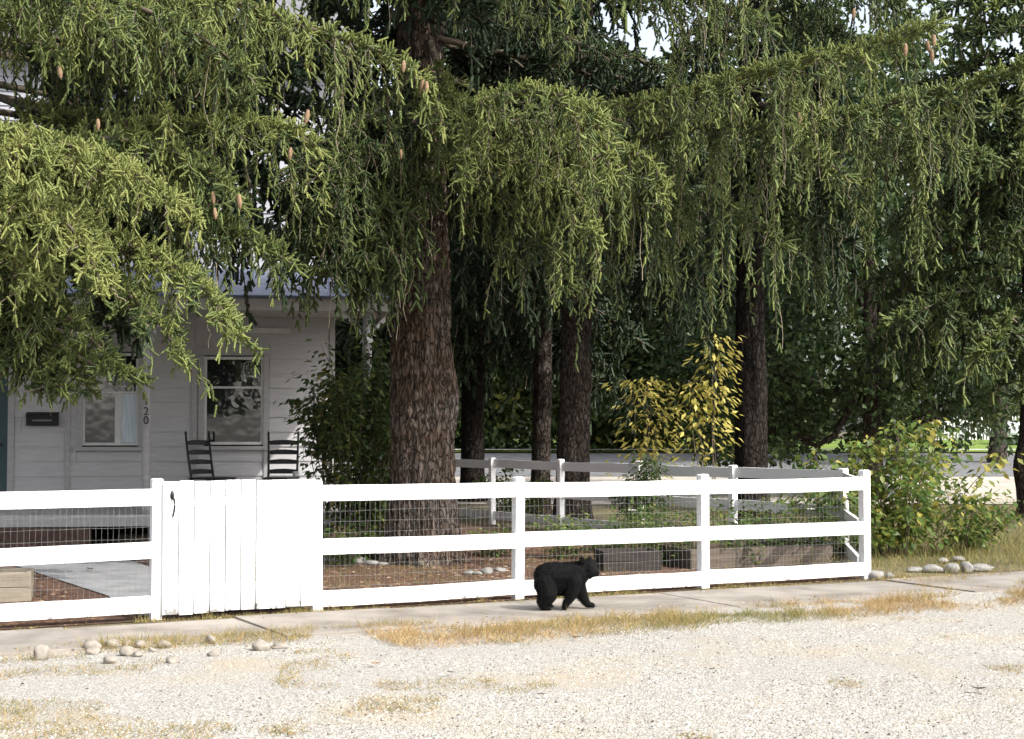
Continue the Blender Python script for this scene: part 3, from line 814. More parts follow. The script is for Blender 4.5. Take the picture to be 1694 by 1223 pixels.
# mailbox on the wall
mbx = hw(lx(71, -.06), -.06, P(71, 694, hw(lx(71), 0, 0)[1])[2])
box = thing('mailbox', 'small dark mailbox on the grey house wall beside the door', 'mailbox', mbx, YAW)
m = MB().box(-.245, -.06, -.10, .245, .03, .075)
m.build('body', ink, box, bevel=.008)
MB().add([(-.25, -.075, .06), (.25, -.075, .06), (.25, .03, .115), (-.25, .03, .115), (-.25, -.068, .045), (.25, -.068, .045), (.25, .03, .095), (-.25, .03, .095)], [(0, 1, 2, 3), (7, 6, 5, 4), (0, 4, 5, 1), (1, 5, 6, 2), (3, 7, 4, 0)]).build('lid', iron, box)
MB().box(-.15, -.066, -.03, .15, -.062, -.005).build('slot', material('slot_grey', (.12, .12, .12), (.2, .2, .2), .5, 5, bump=0), box)

# rocking chairs
blackp = material('black_chair_paint', (.012, .012, .014), (.025, .025, .028), .4, 10, bump=.1)
def chair(label, loc, rz):
    t = thing('rocking_chair', label, 'chair', loc, rz, 'ladder-back rocking chairs on the porch')
    sw, sd_ = .22, .22
    rec = lambda z: .24 + (z - .42) * .16         # rake of the back
    for s in (-1, 1):
        MB().tube([(s * sw, .20, .04), (s * sw, .215, .42), (s * (sw + .005), rec(.8), .8), (s * (sw + .01), rec(1.13), 1.13)], [.02, .02, .018, .016], 8).lathe([(.012, 0), (.022, .02), (.02, .04), (.008, .065), (.001, .075)], 8, (s * (sw + .01), rec(1.13), 1.12)).build('back_post', blackp, t, True)
        MB().tube([(s * (sw + .03), -.2, .04), (s * (sw + .03), -.2, .47)], .02, 8).build('leg', blackp, t, True)
        mb = MB()
        pts = spline([(s * (sw + .015), -.42, .07), (s * (sw + .015), -.15, .012), (s * (sw + .015), .15, .012), (s * (sw + .01), .48, .10)], 12)
        mb.tube(pts, .017, 6); mb.build('rocker', blackp, t, True)
        MB().tube([(s * (sw + .025), -.2, .2), (s * sw, .21, .2)], .011, 6).build('rung', blackp, t, True)
    for z in (.16, .28):
        MB().tube([(-sw - .02, -.2, z), (sw + .02, -.2, z)], .011, 6).build('rung', blackp, t, True)
    mb = MB(); mb.box(-sw - .05, -.26, .445, sw + .05, .24, .475); mb.build('seat', blackp, t, bevel=.012)
    for z in (.55, .70, .85, 1.0):
        n = 9; V = []
        for i in range(n):
            s = -1 + 2 * i / (n - 1); y = rec(z) + .035 * (1 - s * s); hh = .032 + .018 * (1 - s * s)
            V += [(s * sw, y - .006, z - .028), (s * sw, y + .006, z - .028), (s * sw, y + .006, z + hh), (s * sw, y - .006, z + hh)]
        F = []
        for i in range(n - 1):
            for q in range(4): F.append((i * 4 + q, i * 4 + (q + 1) % 4, (i + 1) * 4 + (q + 1) % 4, (i + 1) * 4 + q)[::-1])
        MB().add(V, F).build('slat', blackp, t)
    return t
cyl = -.95
chair('black ladder-back rocker in front of the tall window, turned sideways', hw(lx(352, cyl), cyl, .5), math.radians(52))
chair('black ladder-back rocker facing out from the bare wall by the house corner', hw(lx(467, cyl - .1), cyl - .1, .5), math.radians(5))
cup = thing('cup', 'small white cup on the seat of the rocker by the house corner', 'cup', hw(lx(489, cyl - .15), cyl - .15, .976))
MB().lathe([(.03, 0), (.038, .02), (.042, .09), (.036, .09), (.03, .03), (.001, .02)], 12).build('bowl', trimw, cup, True)
MB().tube(spline([(.04, 0, .075), (.07, 0, .06), (.065, 0, .03), (.037, 0, .02)], 8), .005, 5).build('handle', trimw, cup, True)
#PART3
# ------------------------------------------------------------------ spruces
def tree_root(name, label, X, Y, group=None):
    b0 = np.array((X, Y, float(gz(Y))))
    return thing(name, label, 'tree', tuple(b0), 0, group), b0
SG = 'spruces in and behind the yard'
def B(tree, b0, pts, **k):
    ctrl = [np.array(p) if len(p) == 3 and isinstance(p, np.ndarray) else P(*p) for p in pts]
    return make_bough(tree, [c - b0 for c in ctrl], **k)
def wild_boughs(tree, b0, r, z0, z1, n, Lmax, H=.8, S_=2.2, tone=.35, mat=None, W=.8, zmax=None, dens=1.0, az=None, pw=1.0, droop=.25):
    for i in range(n):
        f = (i + rng.random()) / n
        z = z0 + (z1 - z0) * f
        a = i * 2.39996 + rng.normal(0, .3) if az is None else rng.uniform(*az)
        L = (Lmax * (1 - z / (zmax or z1 * 1.05)) ** pw + .4) * rng.uniform(.8, 1.15)
        d = np.array((math.cos(a), math.sin(a), 0)); up = np.array((0, 0, 1.0))
        make_bough(tree, [d * r * .5 + up * z, d * L * .4 + up * (z + .04 * L), d * L * .75 + up * (z - droop * .5 * L), d * L + up * (z - droop * L)], W=W, H=H * rng.uniform(.7, 1.2), dens=dens, upd=.6, tone=np.clip(tone + rng.normal(0, .06), .1, .9), S_=S_, near=False, mat=mat, string=.02, r0=.04)

# the big spruce in the middle
TA, bA = tree_root('spruce_tree', 'large spruce with the thickest trunk, its burl above the fence, drooping curtains of shoots', -1.13, 19.4, SG)
trunk_mesh('trunk', bA, .40, 12.5, BARK, TA, 132, 250, .032, .56, (-.15, .1), .62, ((-.25, 2.15, .42, .085), (.9, 1.2, .5, .03), (-2.4, 1.7, .6, .02)), True, 1.7)
tA = lambda y: (706, y, 19.35)
K = dict(W=.95, H=.95, dens=1.15, tone=.5)
B(TA, bA, [tA(60), (760, 175, 17.8), (880, 150, 16.3), (985, 190, 15.6), (1010, 290, 15.2)], **{**K, 'H': .55, 'W': .75, 'upd': 1.8, 'tone': .66})
B(TA, bA, [tA(120), (745, 190, 17.6), (772, 215, 16.5), (768, 300, 16.0)], **{**K, 'H': .85, 'W': .32, 'tone': .6})
B(TA, bA, [tA(200), (800, 240, 17.6), (930, 290, 16.3), (985, 390, 15.8)], **{**K, 'H': .8, 'W': .6, 'tone': .64})
B(TA, bA, [tA(150), (860, 220, 17.8), (1010, 240, 16.8), (1080, 275, 16.4), (1100, 330, 16.2)], **{**K, 'H': .7, 'W': .55, 'upd': 1.5, 'tone': .66})
B(TA, bA, [tA(180), (900, 205, 18.4), (1110, 160, 17.2), (1290, 112, 16.4), (1430, 80, 15.9), (1545, 42, 15.6)], **{**K, 'H': .9, 'W': .7, 'upd': 2.0, 'string': .16, 'dens': 1.35, 'start': .3, 'tone': .66})
B(TA, bA, [tA(210), (950, 250, 18.2), (1160, 210, 17.4), (1300, 225, 16.9), (1400, 290, 16.6)], **{**K, 'H': 1.25, 'W': .7, 'string': .18, 'dens': 1.2, 'tone': .52, 'start': .35})
B(TA, bA, [tA(240), (960, 320, 18.2), (1170, 330, 17.4), (1300, 400, 17.0)], **{**K, 'H': .95, 'W': .7, 'string': .14, 'tone': .46, 'start': .4})
B(TA, bA, [tA(90), (640, 170, 18.2), (570, 220, 17.2), (530, 330, 16.6)], **{**K, 'H': 1.0, 'tone': .42})
B(TA, bA, [tA(180), (620, 250, 18.3), (560, 330, 17.5), (530, 440, 17.2)], **{**K, 'H': .7, 'tone': .38})
B(TA, bA, [tA(230), (660, 260, 18.6), (620, 330, 18.0), (600, 420, 17.6)], **{**K, 'H': .7, 'tone': .38, 'W': .6})
B(TA, bA, [tA(250), (800, 300, 18.6), (880, 380, 17.8), (940, 470, 17.3)], **{**K, 'H': .6, 'W': .7, 'tone': .45})
B(TA, bA, [tA(-170), (780, -130, 17.8), (900, -95, 16.6), (1010, -85, 15.8)], **{**K, 'H': .6})
B(TA, bA, [tA(-250), (850, -180, 18.2), (1080, -110, 17.0), (1290, -70, 16.3)], **{**K, 'H': 1.0, 'string': .12, 'tone': .42, 'start': .62})
B(TA, bA, [tA(-150), (900, -50, 18.6), (1120, -10, 18.0), (1260, 40, 17.6)], **{**K, 'H': 1.0, 'string': .15, 'tone': .4, 'start': .62})
B(TA, bA, [tA(-60), (930, 60, 19.4), (1100, 110, 19.2)], **{**K, 'H': .9, 'tone': .3})
B(TA, bA, [tA(-250), (630, -180, 17.8), (560, -120, 16.6), (540, -50, 16.0)], **{**K, 'H': .6})
Kf = dict(mat=DARKSHADENEEDLE, W=1.0, H=.9, dens=1.2, tone=.26, near=False, S_=2.0, string=.04)
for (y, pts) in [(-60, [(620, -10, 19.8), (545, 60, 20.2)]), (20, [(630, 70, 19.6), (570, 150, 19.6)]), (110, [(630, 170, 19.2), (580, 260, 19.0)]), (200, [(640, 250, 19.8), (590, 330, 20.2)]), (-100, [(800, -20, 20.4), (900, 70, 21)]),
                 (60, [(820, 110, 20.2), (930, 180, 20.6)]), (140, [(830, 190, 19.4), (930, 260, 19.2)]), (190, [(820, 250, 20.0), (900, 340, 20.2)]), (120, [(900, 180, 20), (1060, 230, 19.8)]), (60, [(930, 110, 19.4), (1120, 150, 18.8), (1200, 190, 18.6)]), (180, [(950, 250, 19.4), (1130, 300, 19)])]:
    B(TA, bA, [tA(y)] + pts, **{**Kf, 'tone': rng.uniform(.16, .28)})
for (y, pts, H_) in [(235, [(610, 300, 18.6), (545, 350, 17.9), (500, 400, 17.6)], .75), (215, [(620, 270, 18.9), (560, 300, 18.6), (470, 350, 18.4)], .8), (262, [(630, 330, 18.5), (590, 390, 18.0), (560, 440, 17.7)], .8), (275, [(655, 360, 18.3), (620, 430, 18.0), (600, 480, 17.9)], .6), (245, [(640, 300, 19.2), (580, 340, 19.8), (480, 380, 20.2)], .8), (225, [(655, 290, 18.2), (625, 350, 17.5), (600, 420, 17.2)], .6)]:
    B(TA, bA, [tA(y)] + pts, W=.8, H=H_, dens=1.2, tone=.36, S_=1.5, near=True, string=.12)
for (y, pts) in [(-40, [(730, -30, 18.2), (760, 20, 17.2)]), (-120, [(760, -120, 17.8), (830, -100, 16.6)]), (-190, [(720, -210, 17.6), (730, -180, 16.2)]), (-260, [(790, -270, 17.6), (880, -250, 16)]), (-320, [(700, -340, 17.4), (700, -310, 15.8)]), (-330, [(830, -350, 18.2), (980, -320, 17.2)])]:
    B(TA, bA, [tA(y)] + pts, **{**Kf, 'tone': .3, 'H': .55, 'start': .05})  # boughs added around and above the frame top to shade the trunk
wild_boughs(TA, bA, .35, 4.6, 7.5, 12, 3.4, .8, 2.2, .3, az=(.6, 2.6), mat=DARKSHADENEEDLE)
wild_boughs(TA, bA, .3, 8.2, 12.5, 34, 4.6, .8, 3.0, .42, zmax=13.5)

# the spruce outside the frame on the left whose boughs hang over the gate
TG, bG = tree_root('spruce_tree', 'spruce rooted outside the frame whose bright boughs hang before the porch and gate', -7.3, 17.2, SG)
trunk_mesh('trunk', bG, .34, 11.5, BARK, TG, 40, 80, .025, .4, (.1, 0), .6)
tG = lambda y: (-214, y, 17.2)
K = dict(W=.9, H=.75, dens=1.15, tone=.55)
B(TG, bG, [tG(-200), (0, -60, 16.6), (200, -40, 15.9), (360, -5, 15.4), (520, 50, 15.0), (640, 90, 14.8), (708, 142, 14.7)], **{**K, 'H': .75, 'W': .8, 'string': .08, 'upd': 1.6, 'dens': 1.3, 'tone': .68})
B(TG, bG, [tG(-120), (60, -30, 15.6), (220, 10, 14.9), (330, 60, 14.6), (420, 130, 14.5)], **{**K, 'H': .75, 'tone': .5})
B(TG, bG, [tG(-160), (0, -70, 15.2), (110, -20, 14.2), (190, 50, 13.7)], **{**K, 'H': .5, 'tone': .58})
B(TG, bG, [tG(-60), (-60, 0, 15.6), (40, 30, 14.6), (90, 90, 14.2)], **{**K, 'H': .35, 'tone': .55, 'W': .6})
B(TG, bG, [tG(60), (20, 170, 16.6), (220, 205, 15.6), (380, 205, 14.9), (480, 215, 14.6), (522, 245, 14.5)], **{**K, 'H': .75, 'W': .65, 'upd': 1.6, 'tone': .72, 'start': .35})
B(TG, bG, [tG(120), (40, 225, 15.8), (200, 232, 15.0), (330, 270, 14.7), (400, 340, 14.5)], **{**K, 'H': .6, 'tone': .52, 'start': .3})
B(TG, bG, [tG(160), (-60, 205, 15.0), (50, 226, 13.9), (180, 262, 13.3), (290, 335, 13.0)], **{**K, 'H': .28, 'upd': 1.2, 'tone': .86, 'bushy': 2.4, 'dens': 1.3, 'W': 1.0})  # high tone paints the sunlit look of this left clump into its needles
B(TG, bG, [tG(220), (-80, 290, 14.9), (30, 310, 13.8), (120, 380, 13.1), (170, 470, 12.9)], **{**K, 'H': .3, 'tone': .86, 'bushy': 2.4, 'dens': 1.3, 'W': .9})
B(TG, bG, [tG(280), (-100, 350, 14.8), (-10, 390, 13.8), (60, 470, 13.2)], **{**K, 'H': .35, 'tone': .82, 'bushy': 2.1})
B(TG, bG, [tG(260), (20, 340, 15.6), (200, 400, 14.6), (330, 470, 14.1), (395, 555, 13.9)], **{**K, 'H': .32, 'tone': .72, 'bushy': 2.1, 'start': .3})
B(TG, bG, [tG(320), (0, 400, 15.3), (140, 440, 14.4), (250, 520, 13.9), (300, 590, 13.8)], **{**K, 'H': .3, 'tone': .55, 'bushy': 2.1})
B(TG, bG, [tG(360), (-20, 440, 15.2), (80, 500, 14.4), (150, 560, 14.0), (185, 595, 13.9)], **{**K, 'W': .7, 'H': .25, 'tone': .52, 'bushy': 2.0})
B(TG, bG, [tG(400), (-40, 480, 15.2), (40, 540, 14.5), (90, 600, 14.2)], **{**K, 'H': .28, 'tone': .48, 'W': .7})
B(TG, bG, [tG(420), (20, 510, 15.0), (100, 590, 14.3), (150, 640, 14.0)], **{**K, 'H': .3, 'tone': .5, 'W': .5, 'bushy': 2.0})
B(TG, bG, [tG(430), (-60, 520, 15.0), (30, 590, 14.4), (75, 640, 14.2)], **{**K, 'H': .3, 'tone': .48, 'W': .6, 'bushy': 2.0})
B(TG, bG, [tG(440), (60, 555, 14.5), (150, 600, 14.0), (222, 622, 13.9)], **{**K, 'H': .22, 'tone': .5, 'W': .6, 'bushy': 2.2, 'start': .35})
B(TG, bG, [tG(455), (-20, 570, 14.6), (50, 615, 14.2), (110, 645, 14.0)], **{**K, 'H': .22, 'tone': .48, 'W': .55, 'bushy': 2.2, 'start': .35})
B(TG, bG, [tG(235), (230, 330, 15.8), (410, 395, 15.3), (490, 440, 15.1)], **{**K, 'H': .45, 'tone': .5, 'start': .45, 'W': .6})
B(TG, bG, [tG(210), (100, 300, 16.2), (300, 350, 15.4), (440, 410, 15.0)], **{**K, 'H': .6, 'tone': .45, 'start': .4})
B(TG, bG, [tG(0), (60, 90, 16.6), (260, 120, 16.0), (400, 170, 15.6)], **{**K, 'H': .6, 'tone': .38, 'start': .4, 'W': .6})
for (y, pts) in [(-150, [(60, -100, 17), (260, -40, 17.2), (420, 10, 17.4)]), (-60, [(100, -20, 17.2), (320, 40, 17.4), (480, 120, 17.6)]), (20, [(80, 60, 17.2), (300, 130, 17.6), (450, 210, 17.8)]), (40, [(120, 80, 18), (350, 120, 18.4), (560, 200, 18.6)]),
                 (120, [(140, 190, 17.4), (340, 250, 17.6), (470, 330, 17.6)]), (-130, [(150, -110, 18), (400, -60, 18.4), (570, 30, 18.6)]), (60, [(180, 120, 18.6), (400, 180, 19), (540, 290, 19.2)]), (150, [(250, 230, 18.4), (420, 280, 18.6), (510, 370, 18.8)]), (180, [(200, 280, 17.4), (370, 330, 17.4), (480, 420, 17.4)]), (100, [(250, 190, 17.8), (440, 240, 18), (600, 330, 18.4)]), (-20, [(300, 30, 19), (520, 90, 19.6), (620, 180, 20)]), (240, [(40, 300, 16.4), (180, 360, 16.0), (290, 450, 15.8)]), (330, [(0, 380, 16), (110, 440, 15.6), (200, 530, 15.4)])]:
    B(TG, bG, [tG(y)] + pts, **{**Kf, 'H': .75, 'tone': rng.uniform(.18, .3), 'start': .3 if y > 150 or pts[0][0] > 140 else .55})
wild_boughs(TG, bG, .3, 7.5, 11.3, 22, 4.0, .7, 2.8, .5, zmax=12.5)

# cones on the bough tips
conem = material('spruce_cone', (.14, .085, .05), (.25, .165, .095), .8, 60, bump=.4)
def cone_mesh():
    prof = []; n = 13
    for i in range(n):
        s = i / (n - 1); r = .021 * math.sin(math.pi * min(1, .12 + s * .86)) ** .7
        prof.append((max(.002, r * (1.0 + .14 * (i % 2))), -.13 * s))
    o = MB().lathe(prof, 10).build('cone', conem, None, True)
    return o
proto = cone_mesh()
cone_data = proto.data
bpy.data.objects.remove(proto)
def cones(tree, b0, pts):
    for (x, y, Y) in pts:
        o = link('cone', cone_data, tree)
        o.location = tuple(P(x, y - 8, Y) - b0); o.rotation_euler = (rng.normal(0, .15), rng.normal(0, .15), rng.random() * 6); s = rng.uniform(.85, 1.15); o.scale = (s, s, s)
cones(TG, bG, [(700, 140, 14.6), (706, 143, 14.6), (668, 108, 14.5), (481, 252, 14.3), (352, 325, 14.3), (355, 352, 14.25), (98, 118, 13.9), (162, 205, 13.7), (395, 330, 14.3), (510, 190, 14.3)])
cones(TA, bA, [(1498, 80, 15.35), (1534, 76, 15.3), (1541, 90, 15.3), (1545, 66, 15.3), (1413, 22, 15.7), (1322, 195, 16.1), (663, 255, 16.8)])

# spruces further back
TB, bB = tree_root('spruce_tree', 'second thickest bare trunk standing behind the shaded side fence, near the bear', P(946, HOR, 28)[0], 28, SG)
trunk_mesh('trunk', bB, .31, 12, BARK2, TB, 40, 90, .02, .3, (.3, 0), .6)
wild_boughs(TB, bB, .25, 4.9, 10.8, 42, 3.9, 1.0, 2.3, .34, zmax=12.5, dens=1.4, mat=DARKSHADENEEDLE)
TC, bC = tree_root('spruce_tree', 'slender dark spruce trunk close beside the second thickest trunk', P(893, HOR, 31)[0], 31, SG)
trunk_mesh('trunk', bC, .2, 12, BARK2, TC, 28, 60, .015, .3, (.25, 0), .6)
wild_boughs(TC, bC, .16, 4.2, 11, 34, 3.6, 1.0, 2.7, .3, zmax=13, dens=1.4, mat=DARKSHADENEEDLE)
TD, bD = tree_root('spruce_tree', 'dark spruce trunk between the yellow saplings and the green shrub', P(1243, HOR, 26)[0], 26, SG)
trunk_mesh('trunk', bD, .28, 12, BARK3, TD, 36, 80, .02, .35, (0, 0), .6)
K = dict(W=.9, H=1.15, dens=1.1, tone=.42, near=False, S_=1.5)
tD = lambda y: (1243, y, 26)
B(TD, bD, [tD(120), (1360, 190, 24.0), (1480, 170, 22.4), (1610, 140, 21.2), (1720, 95, 20.4)], **{**K, 'H': 1.2, 'upd': 1.8, 'string': .14, 'tone': .58})
B(TD, bD, [tD(170), (1400, 210, 24.5), (1530, 230, 23.2), (1640, 260, 22.4)], **{**K, 'H': 1.1, 'string': .12})
B(TD, bD, [tD(200), (1330, 250, 24.8), (1400, 330, 23.8)], **{**K, 'H': 1.2})
B(TD, bD, [tD(230), (1290, 300, 25), (1330, 400, 24.4)], **{**K, 'H': 1.2, 'tone': .36})
B(TD, bD, [tD(150), (1160, 240, 24.8), (1110, 330, 24)], **{**K, 'H': 1.3, 'tone': .36})
B(TD, bD, [tD(-60), (1400, -30, 24.5), (1540, 0, 23.5)], **{**K, 'H': .8, 'tone': .36, 'W': .6})
B(TD, bD, [tD(-130), (1400, -60, 25.5), (1500, 20, 25)], **{**K, 'H': .9, 'tone': .34})
B(TD, bD, [tD(-20), (1330, 10, 25.5), (1430, 80, 25)], **{**K, 'H': .9, 'tone': .32})
wild_boughs(TD, bD, .2, 5.4, 8.6, 18, 3.2, 1.1, 2.4, .4, zmax=13, dens=1.3, mat=DARKSHADENEEDLE)
wild_boughs(TD, bD, .2, 8.0, 11.6, 10, 2.6, .7, 2.8, .35, zmax=13)
TE, bE = tree_root('spruce_tree', 'very dark spruce filling the gap just right of the thickest trunk', P(782, HOR, 35)[0], 35, SG)
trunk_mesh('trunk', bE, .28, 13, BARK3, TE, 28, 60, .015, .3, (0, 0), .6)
wild_boughs(TE, bE, .2, 3.3, 12.5, 80, 4.0, 1.0, 3.0, .35, zmax=15, mat=DARKSHADENEEDLE, dens=1.4)
TF, bF = tree_root('pine_tree', 'dark trunk with a swelling at the edge of the frame beside the road', P(1707, HOR, 30)[0], 30)
trunk_mesh('trunk', bF, .27, 11, BARK2, TF, 36, 90, .02, .45, (.2, 0), .55, ((3.3, 1.05, .42, .15),))
wild_boughs(TF, bF, .2, 3.2, 10.8, 40, 4.4, .7, 2.3, .36, zmax=13.5, droop=.15, az=(2.0, 5.4), dens=1.3)
wild_boughs(TF, bF, .2, 3.1, 9.5, 16, 2.6, .8, 2.2, .36, zmax=13, droop=.3, az=(3.9, 5.4))

# ------------------------------------------------------------------ broad-leaved trees behind
def blob_leaves(sc, c, rad, n_cl, per, clr, leaf, tone, shell=.55):
    a = nrm(rng.normal(size=(n_cl, 3))) * (shell + (1 - shell) * rng.random((n_cl, 1))) * rad
    ctn = np.clip(tone + rng.normal(0, .13, n_cl), 0, 1)
    o = c + np.repeat(a, per, 0) + rng.normal(0, clr, (n_cl * per, 3)) * (1, 1, .7)
    d = rng.normal(size=(len(o), 3)) + np.array((0, 0, -.35)) + np.repeat(nrm(a), per, 0) * .5
    sc.add(o, d, leaf * rng.uniform(.7, 1.3, len(o)), leaf * rng.uniform(.6, 1, len(o)) * .75, np.clip(np.repeat(ctn, per) + rng.normal(0, .1, len(o)), 0, 1))
def broad_tree(label, X, Y, blobs, leaf, r, h, tone=.45, n=150, per=45, mat=None, limbs=True, cat='tree', group='leafy trees along the street', name='broadleaf_tree', clr=.32):
    t, b0 = tree_root(name, label, X, Y, group)
    trunk_mesh('trunk', b0, r, h, BARK2, t, 20, 30, .015, .35, (rng.normal(0, .3), 0), .5)
    sc = Scatter(LEAFQ); tb = Tubes()
    for (dx, dy, z, rx, rz) in blobs:
        c = np.array((dx, dy, z)); k = max(10, int(n * rx * rz / 9))
        blob_leaves(sc, c, np.array((rx, rx, rz)), k, per, clr, leaf, tone)
        tb.add(spline([(0, 0, h * .55), (dx * .4, dy * .4, z * .7), (dx, dy, z)], 8), np.linspace(r * .45, .03, 8), 6)
        for _ in range(5):
            e = c + nrm(rng.normal(size=3)) * np.array((rx, rx, rz)) * .8
            tb.add(spline([(dx * .5, dy * .5, z * .75), (c + e) / 2, e], 6), np.linspace(.06, .015, 6), 4)
    sc.build('crown', mat or LEAF, t)
    tb.build('limb', BARK2, t)
    return t
broad_tree('dark leafy tree behind the green shrub, filling the middle right', 8.6, 36, [(0, 0, 4.6, 3.2, 2.6), (-2.6, 1, 3.6, 2.2, 2.2), (2.4, 0, 3.8, 2.2, 2.0), (-1, 0, 7.6, 2.6, 2.2), (1.4, 1, 2.2, 2.6, 1.2), (-2.6, 1, 1.9, 1.8, 1.2)], .19, .24, 6.5, .3)
broad_tree('yellowish leafy tree over the white picket fence', 16.0, 50, [(0, 0, 5.4, 3.6, 2.6), (-3, 0, 4.8, 2.6, 1.6), (2.6, 0, 7.4, 2.6, 2), (0, 1, 8.6, 2.6, 2)], .24, .28, 7, .62)
broad_tree('leafy tree across the street behind the yellow saplings', 5.2, 57, [(0, 0, 6, 4.5, 3.2), (-4, 0, 5, 3, 2.6), (4, 0, 6, 3, 3), (0, 0, 10, 4, 3), (-1.5, -1, 2.6, 2.6, 1.6)], .30, .3, 8, .42)
broad_tree('leafy tree across the street behind the side fence', -2.0, 58, [(0, 0, 6, 4, 3), (3, 0, 4.2, 2.6, 2.0), (-3, 0, 5, 3, 3), (0, 0, 10, 4, 3)], .30, .3, 8, .36)
broad_tree('dark leafy tree behind the house corner', -4.8, 38, [(0, 0, 5, 3.0, 2.6), (1.6, 0, 3.4, 2.0, 2.0), (0, 0, 8, 2.6, 2), (-1, -1, 2.2, 2, 1.6)], .19, .25, 7, .34)
broad_tree('mid-green leafy tree behind the bough that carries the cones', 12.2, 48, [(0, 0, 9.5, 4.2, 3), (-3.5, 0, 8, 3, 3), (3, 0, 9, 3, 3), (0, 0, 12.6, 3, 2)], .24, .3, 9, .5, n=120)
broad_tree('leafy tree seen against the pale sky, high at the upper corner', 13.2, 66, [(0, 0, 9, 4, 3.4), (-3, 0, 12.4, 3, 2.6), (-6, 0, 10, 3.6, 3.6), (2, 0, 13, 2.4, 2), (-2.5, 0, 16.5, 3.2, 3), (3, 1, 16.5, 2.6, 2.4), (0, 0, 19.5, 2.4, 2)], .30, .34, 15, .45, n=80)
hd = Scatter(LEAFQ)
for i in range(26):
    blob_leaves(hd, np.array((-9 + i * .8, 57.5 + rng.normal(0, .4), gz(57) + 1.5)), np.array((1.0, 1.0, 1.9)), 24, 36, .28, .30, .36 if i < 11 else .68)  # right-hand stretch is painted as sunlit by a higher leaf tone
hroot = thing('hedge', 'tall dark hedge along the far side of the street between the trunks', 'hedge', (0, 0, 0))
hd.build('foliage', LEAF, hroot)
tl = Scatter(LEAFQ)
for i in range(40):
    x = -34 + i * 2.0 + rng.normal(0, .6)
    blob_leaves(tl, np.array((x, 92 + rng.normal(0, 4), 4.5 + rng.normal(0, 1.2))), np.array((3.2, 3, 4.2)), 30, 26, .8, .6, .55)
prop(tl.build('treeline', LEAF), 'far line of leafy trees beyond the lawn and street', kind='stuff')

# ------------------------------------------------------------------ shrubs and plants
def shrub(name, label, cat, base, height, spread, nst, nleaf, leaf, mat, tone, tvar=.15, group=None, low=.25, wid=.55, droop=.5, stemr=.009, side=.12, hr=(.6, 1.0), singles=0):
    t = thing(name, label, cat, tuple(base), 0, group)
    tb = Tubes(); sc = Scatter(LEAFT)
    for i in range(nst):
        a = rng.uniform(0, 6.28); q = spread * math.sqrt(rng.random()); h = height * rng.uniform(*hr) * (1 - .35 * (q / max(spread, .01)) ** 2)
        d = np.array((math.cos(a), math.sin(a), 0))
        b0 = d * q * .25
        pts = spline([b0, b0 + d * q * .25 + (0, 0, h * .4), b0 + d * q * .6 + (0, 0, h * .8), b0 + d * q * .85 + (0, 0, h)], 14)
        pts[:, :2] += np.cumsum(rng.normal(0, .012 * height / 2, (14, 2)), 0)
        tb.add(pts, np.linspace(stemr, stemr * .35, 14), 4)
        k = nleaf // nst
        ts = (low + (1 - low) * rng.random(k)) * 13
        p = np.stack([np.interp(ts, np.arange(14), pts[:, j]) for j in range(3)], 1)
        az = rng.uniform(0, 6.28, k); rad = side * rng.random(k) ** .7
        hd = np.stack([np.cos(az), np.sin(az), np.zeros(k)], 1)
        p2 = p + hd * rad[:, None] + np.array((0, 0, 1.0)) * (rng.normal(.02, .03, k))[:, None]
        dd = hd + np.array((0, 0, 1.0)) * rng.normal(-droop, .35, k)[:, None]
        st = np.clip(tone + rng.normal(0, tvar * .6), 0, 1)
        L = leaf * rng.uniform(.55, 1.2, k)
        sc.add(p2, dd, L, L * wid, np.clip(st + rng.normal(0, tvar, k), 0, 1))
    tb.build('stem', TWIG, t)
    if singles:                                     # the leaves nearest the street side are objects of their own
        o = np.concatenate(sc.o); d = nrm(np.concatenate(sc.d)); L = np.concatenate(sc.L); sw = np.concatenate(sc.s); tn = np.concatenate(sc.t)
        order = np.argsort(o[:, 1] - L * 3); pick = order[:singles]; rest = order[singles:]
        tones = np.linspace(0.05, 1, 8); metas = []
        for tv in tones:
            tmp = mesh_obj('leaf', LEAFT[0][:, [0, 2, 3]], LEAFT[1], mat, None, False, np.full(5, tv)); metas.append(tmp.data); bpy.data.objects.remove(tmp)
        up = np.array((0, 0, 1.0)) + rng.normal(0, .35, (len(pick), 3))
        uu = nrm(np.cross(d[pick], up)); vv = np.cross(uu, d[pick])
        for i, q in enumerate(pick):
            lf = link('leaf', metas[int(np.argmin(np.abs(tones - tn[q])))], t)
            M = Matrix.Identity(4)
            for r_ in range(3):
                M[r_][0] = d[q][r_] * L[q]; M[r_][1] = uu[i][r_] * sw[q]; M[r_][2] = vv[i][r_] * sw[q]; M[r_][3] = o[q][r_]
            lf.matrix_local = M
        sc.o, sc.d, sc.L, sc.s, sc.t = [o[rest]], [d[rest]], [L[rest]], [sw[rest]], [tn[rest]]
    fo = sc.build('foliage', mat, t, up=(0, 0, 1))
    if singles and fo: fo['kind'] = 'stuff'
    return t
g = lambda px, Y: (P(px, HOR, Y)[0], Y, float(gz(Y)))
shrub('leafy_shrub', 'tall leafy green shrub with yellowing leaves beyond the right end of the fence', 'shrub', g(1482, 20.4), 1.95, 1.35, 30, 3300, .135, SHRUBLEAF, .62, .2, low=.12, side=.3, singles=290)
shrub('leafy_shrub', 'lower green shrub touching the corner post of the fence', 'shrub', g(1400, 21.6), 1.5, .7, 12, 650, .135, SHRUBLEAF, .6, .18, low=.15, side=.18)
shrub('leafy_shrub', 'low shrub between the tall green shrub and the road', 'shrub', g(1590, 20.8), 1.15, .7, 16, 800, .11, SHRUBLEAF, .5, .2, low=.15, side=.18)
YG = 'yellow saplings by the side fence'
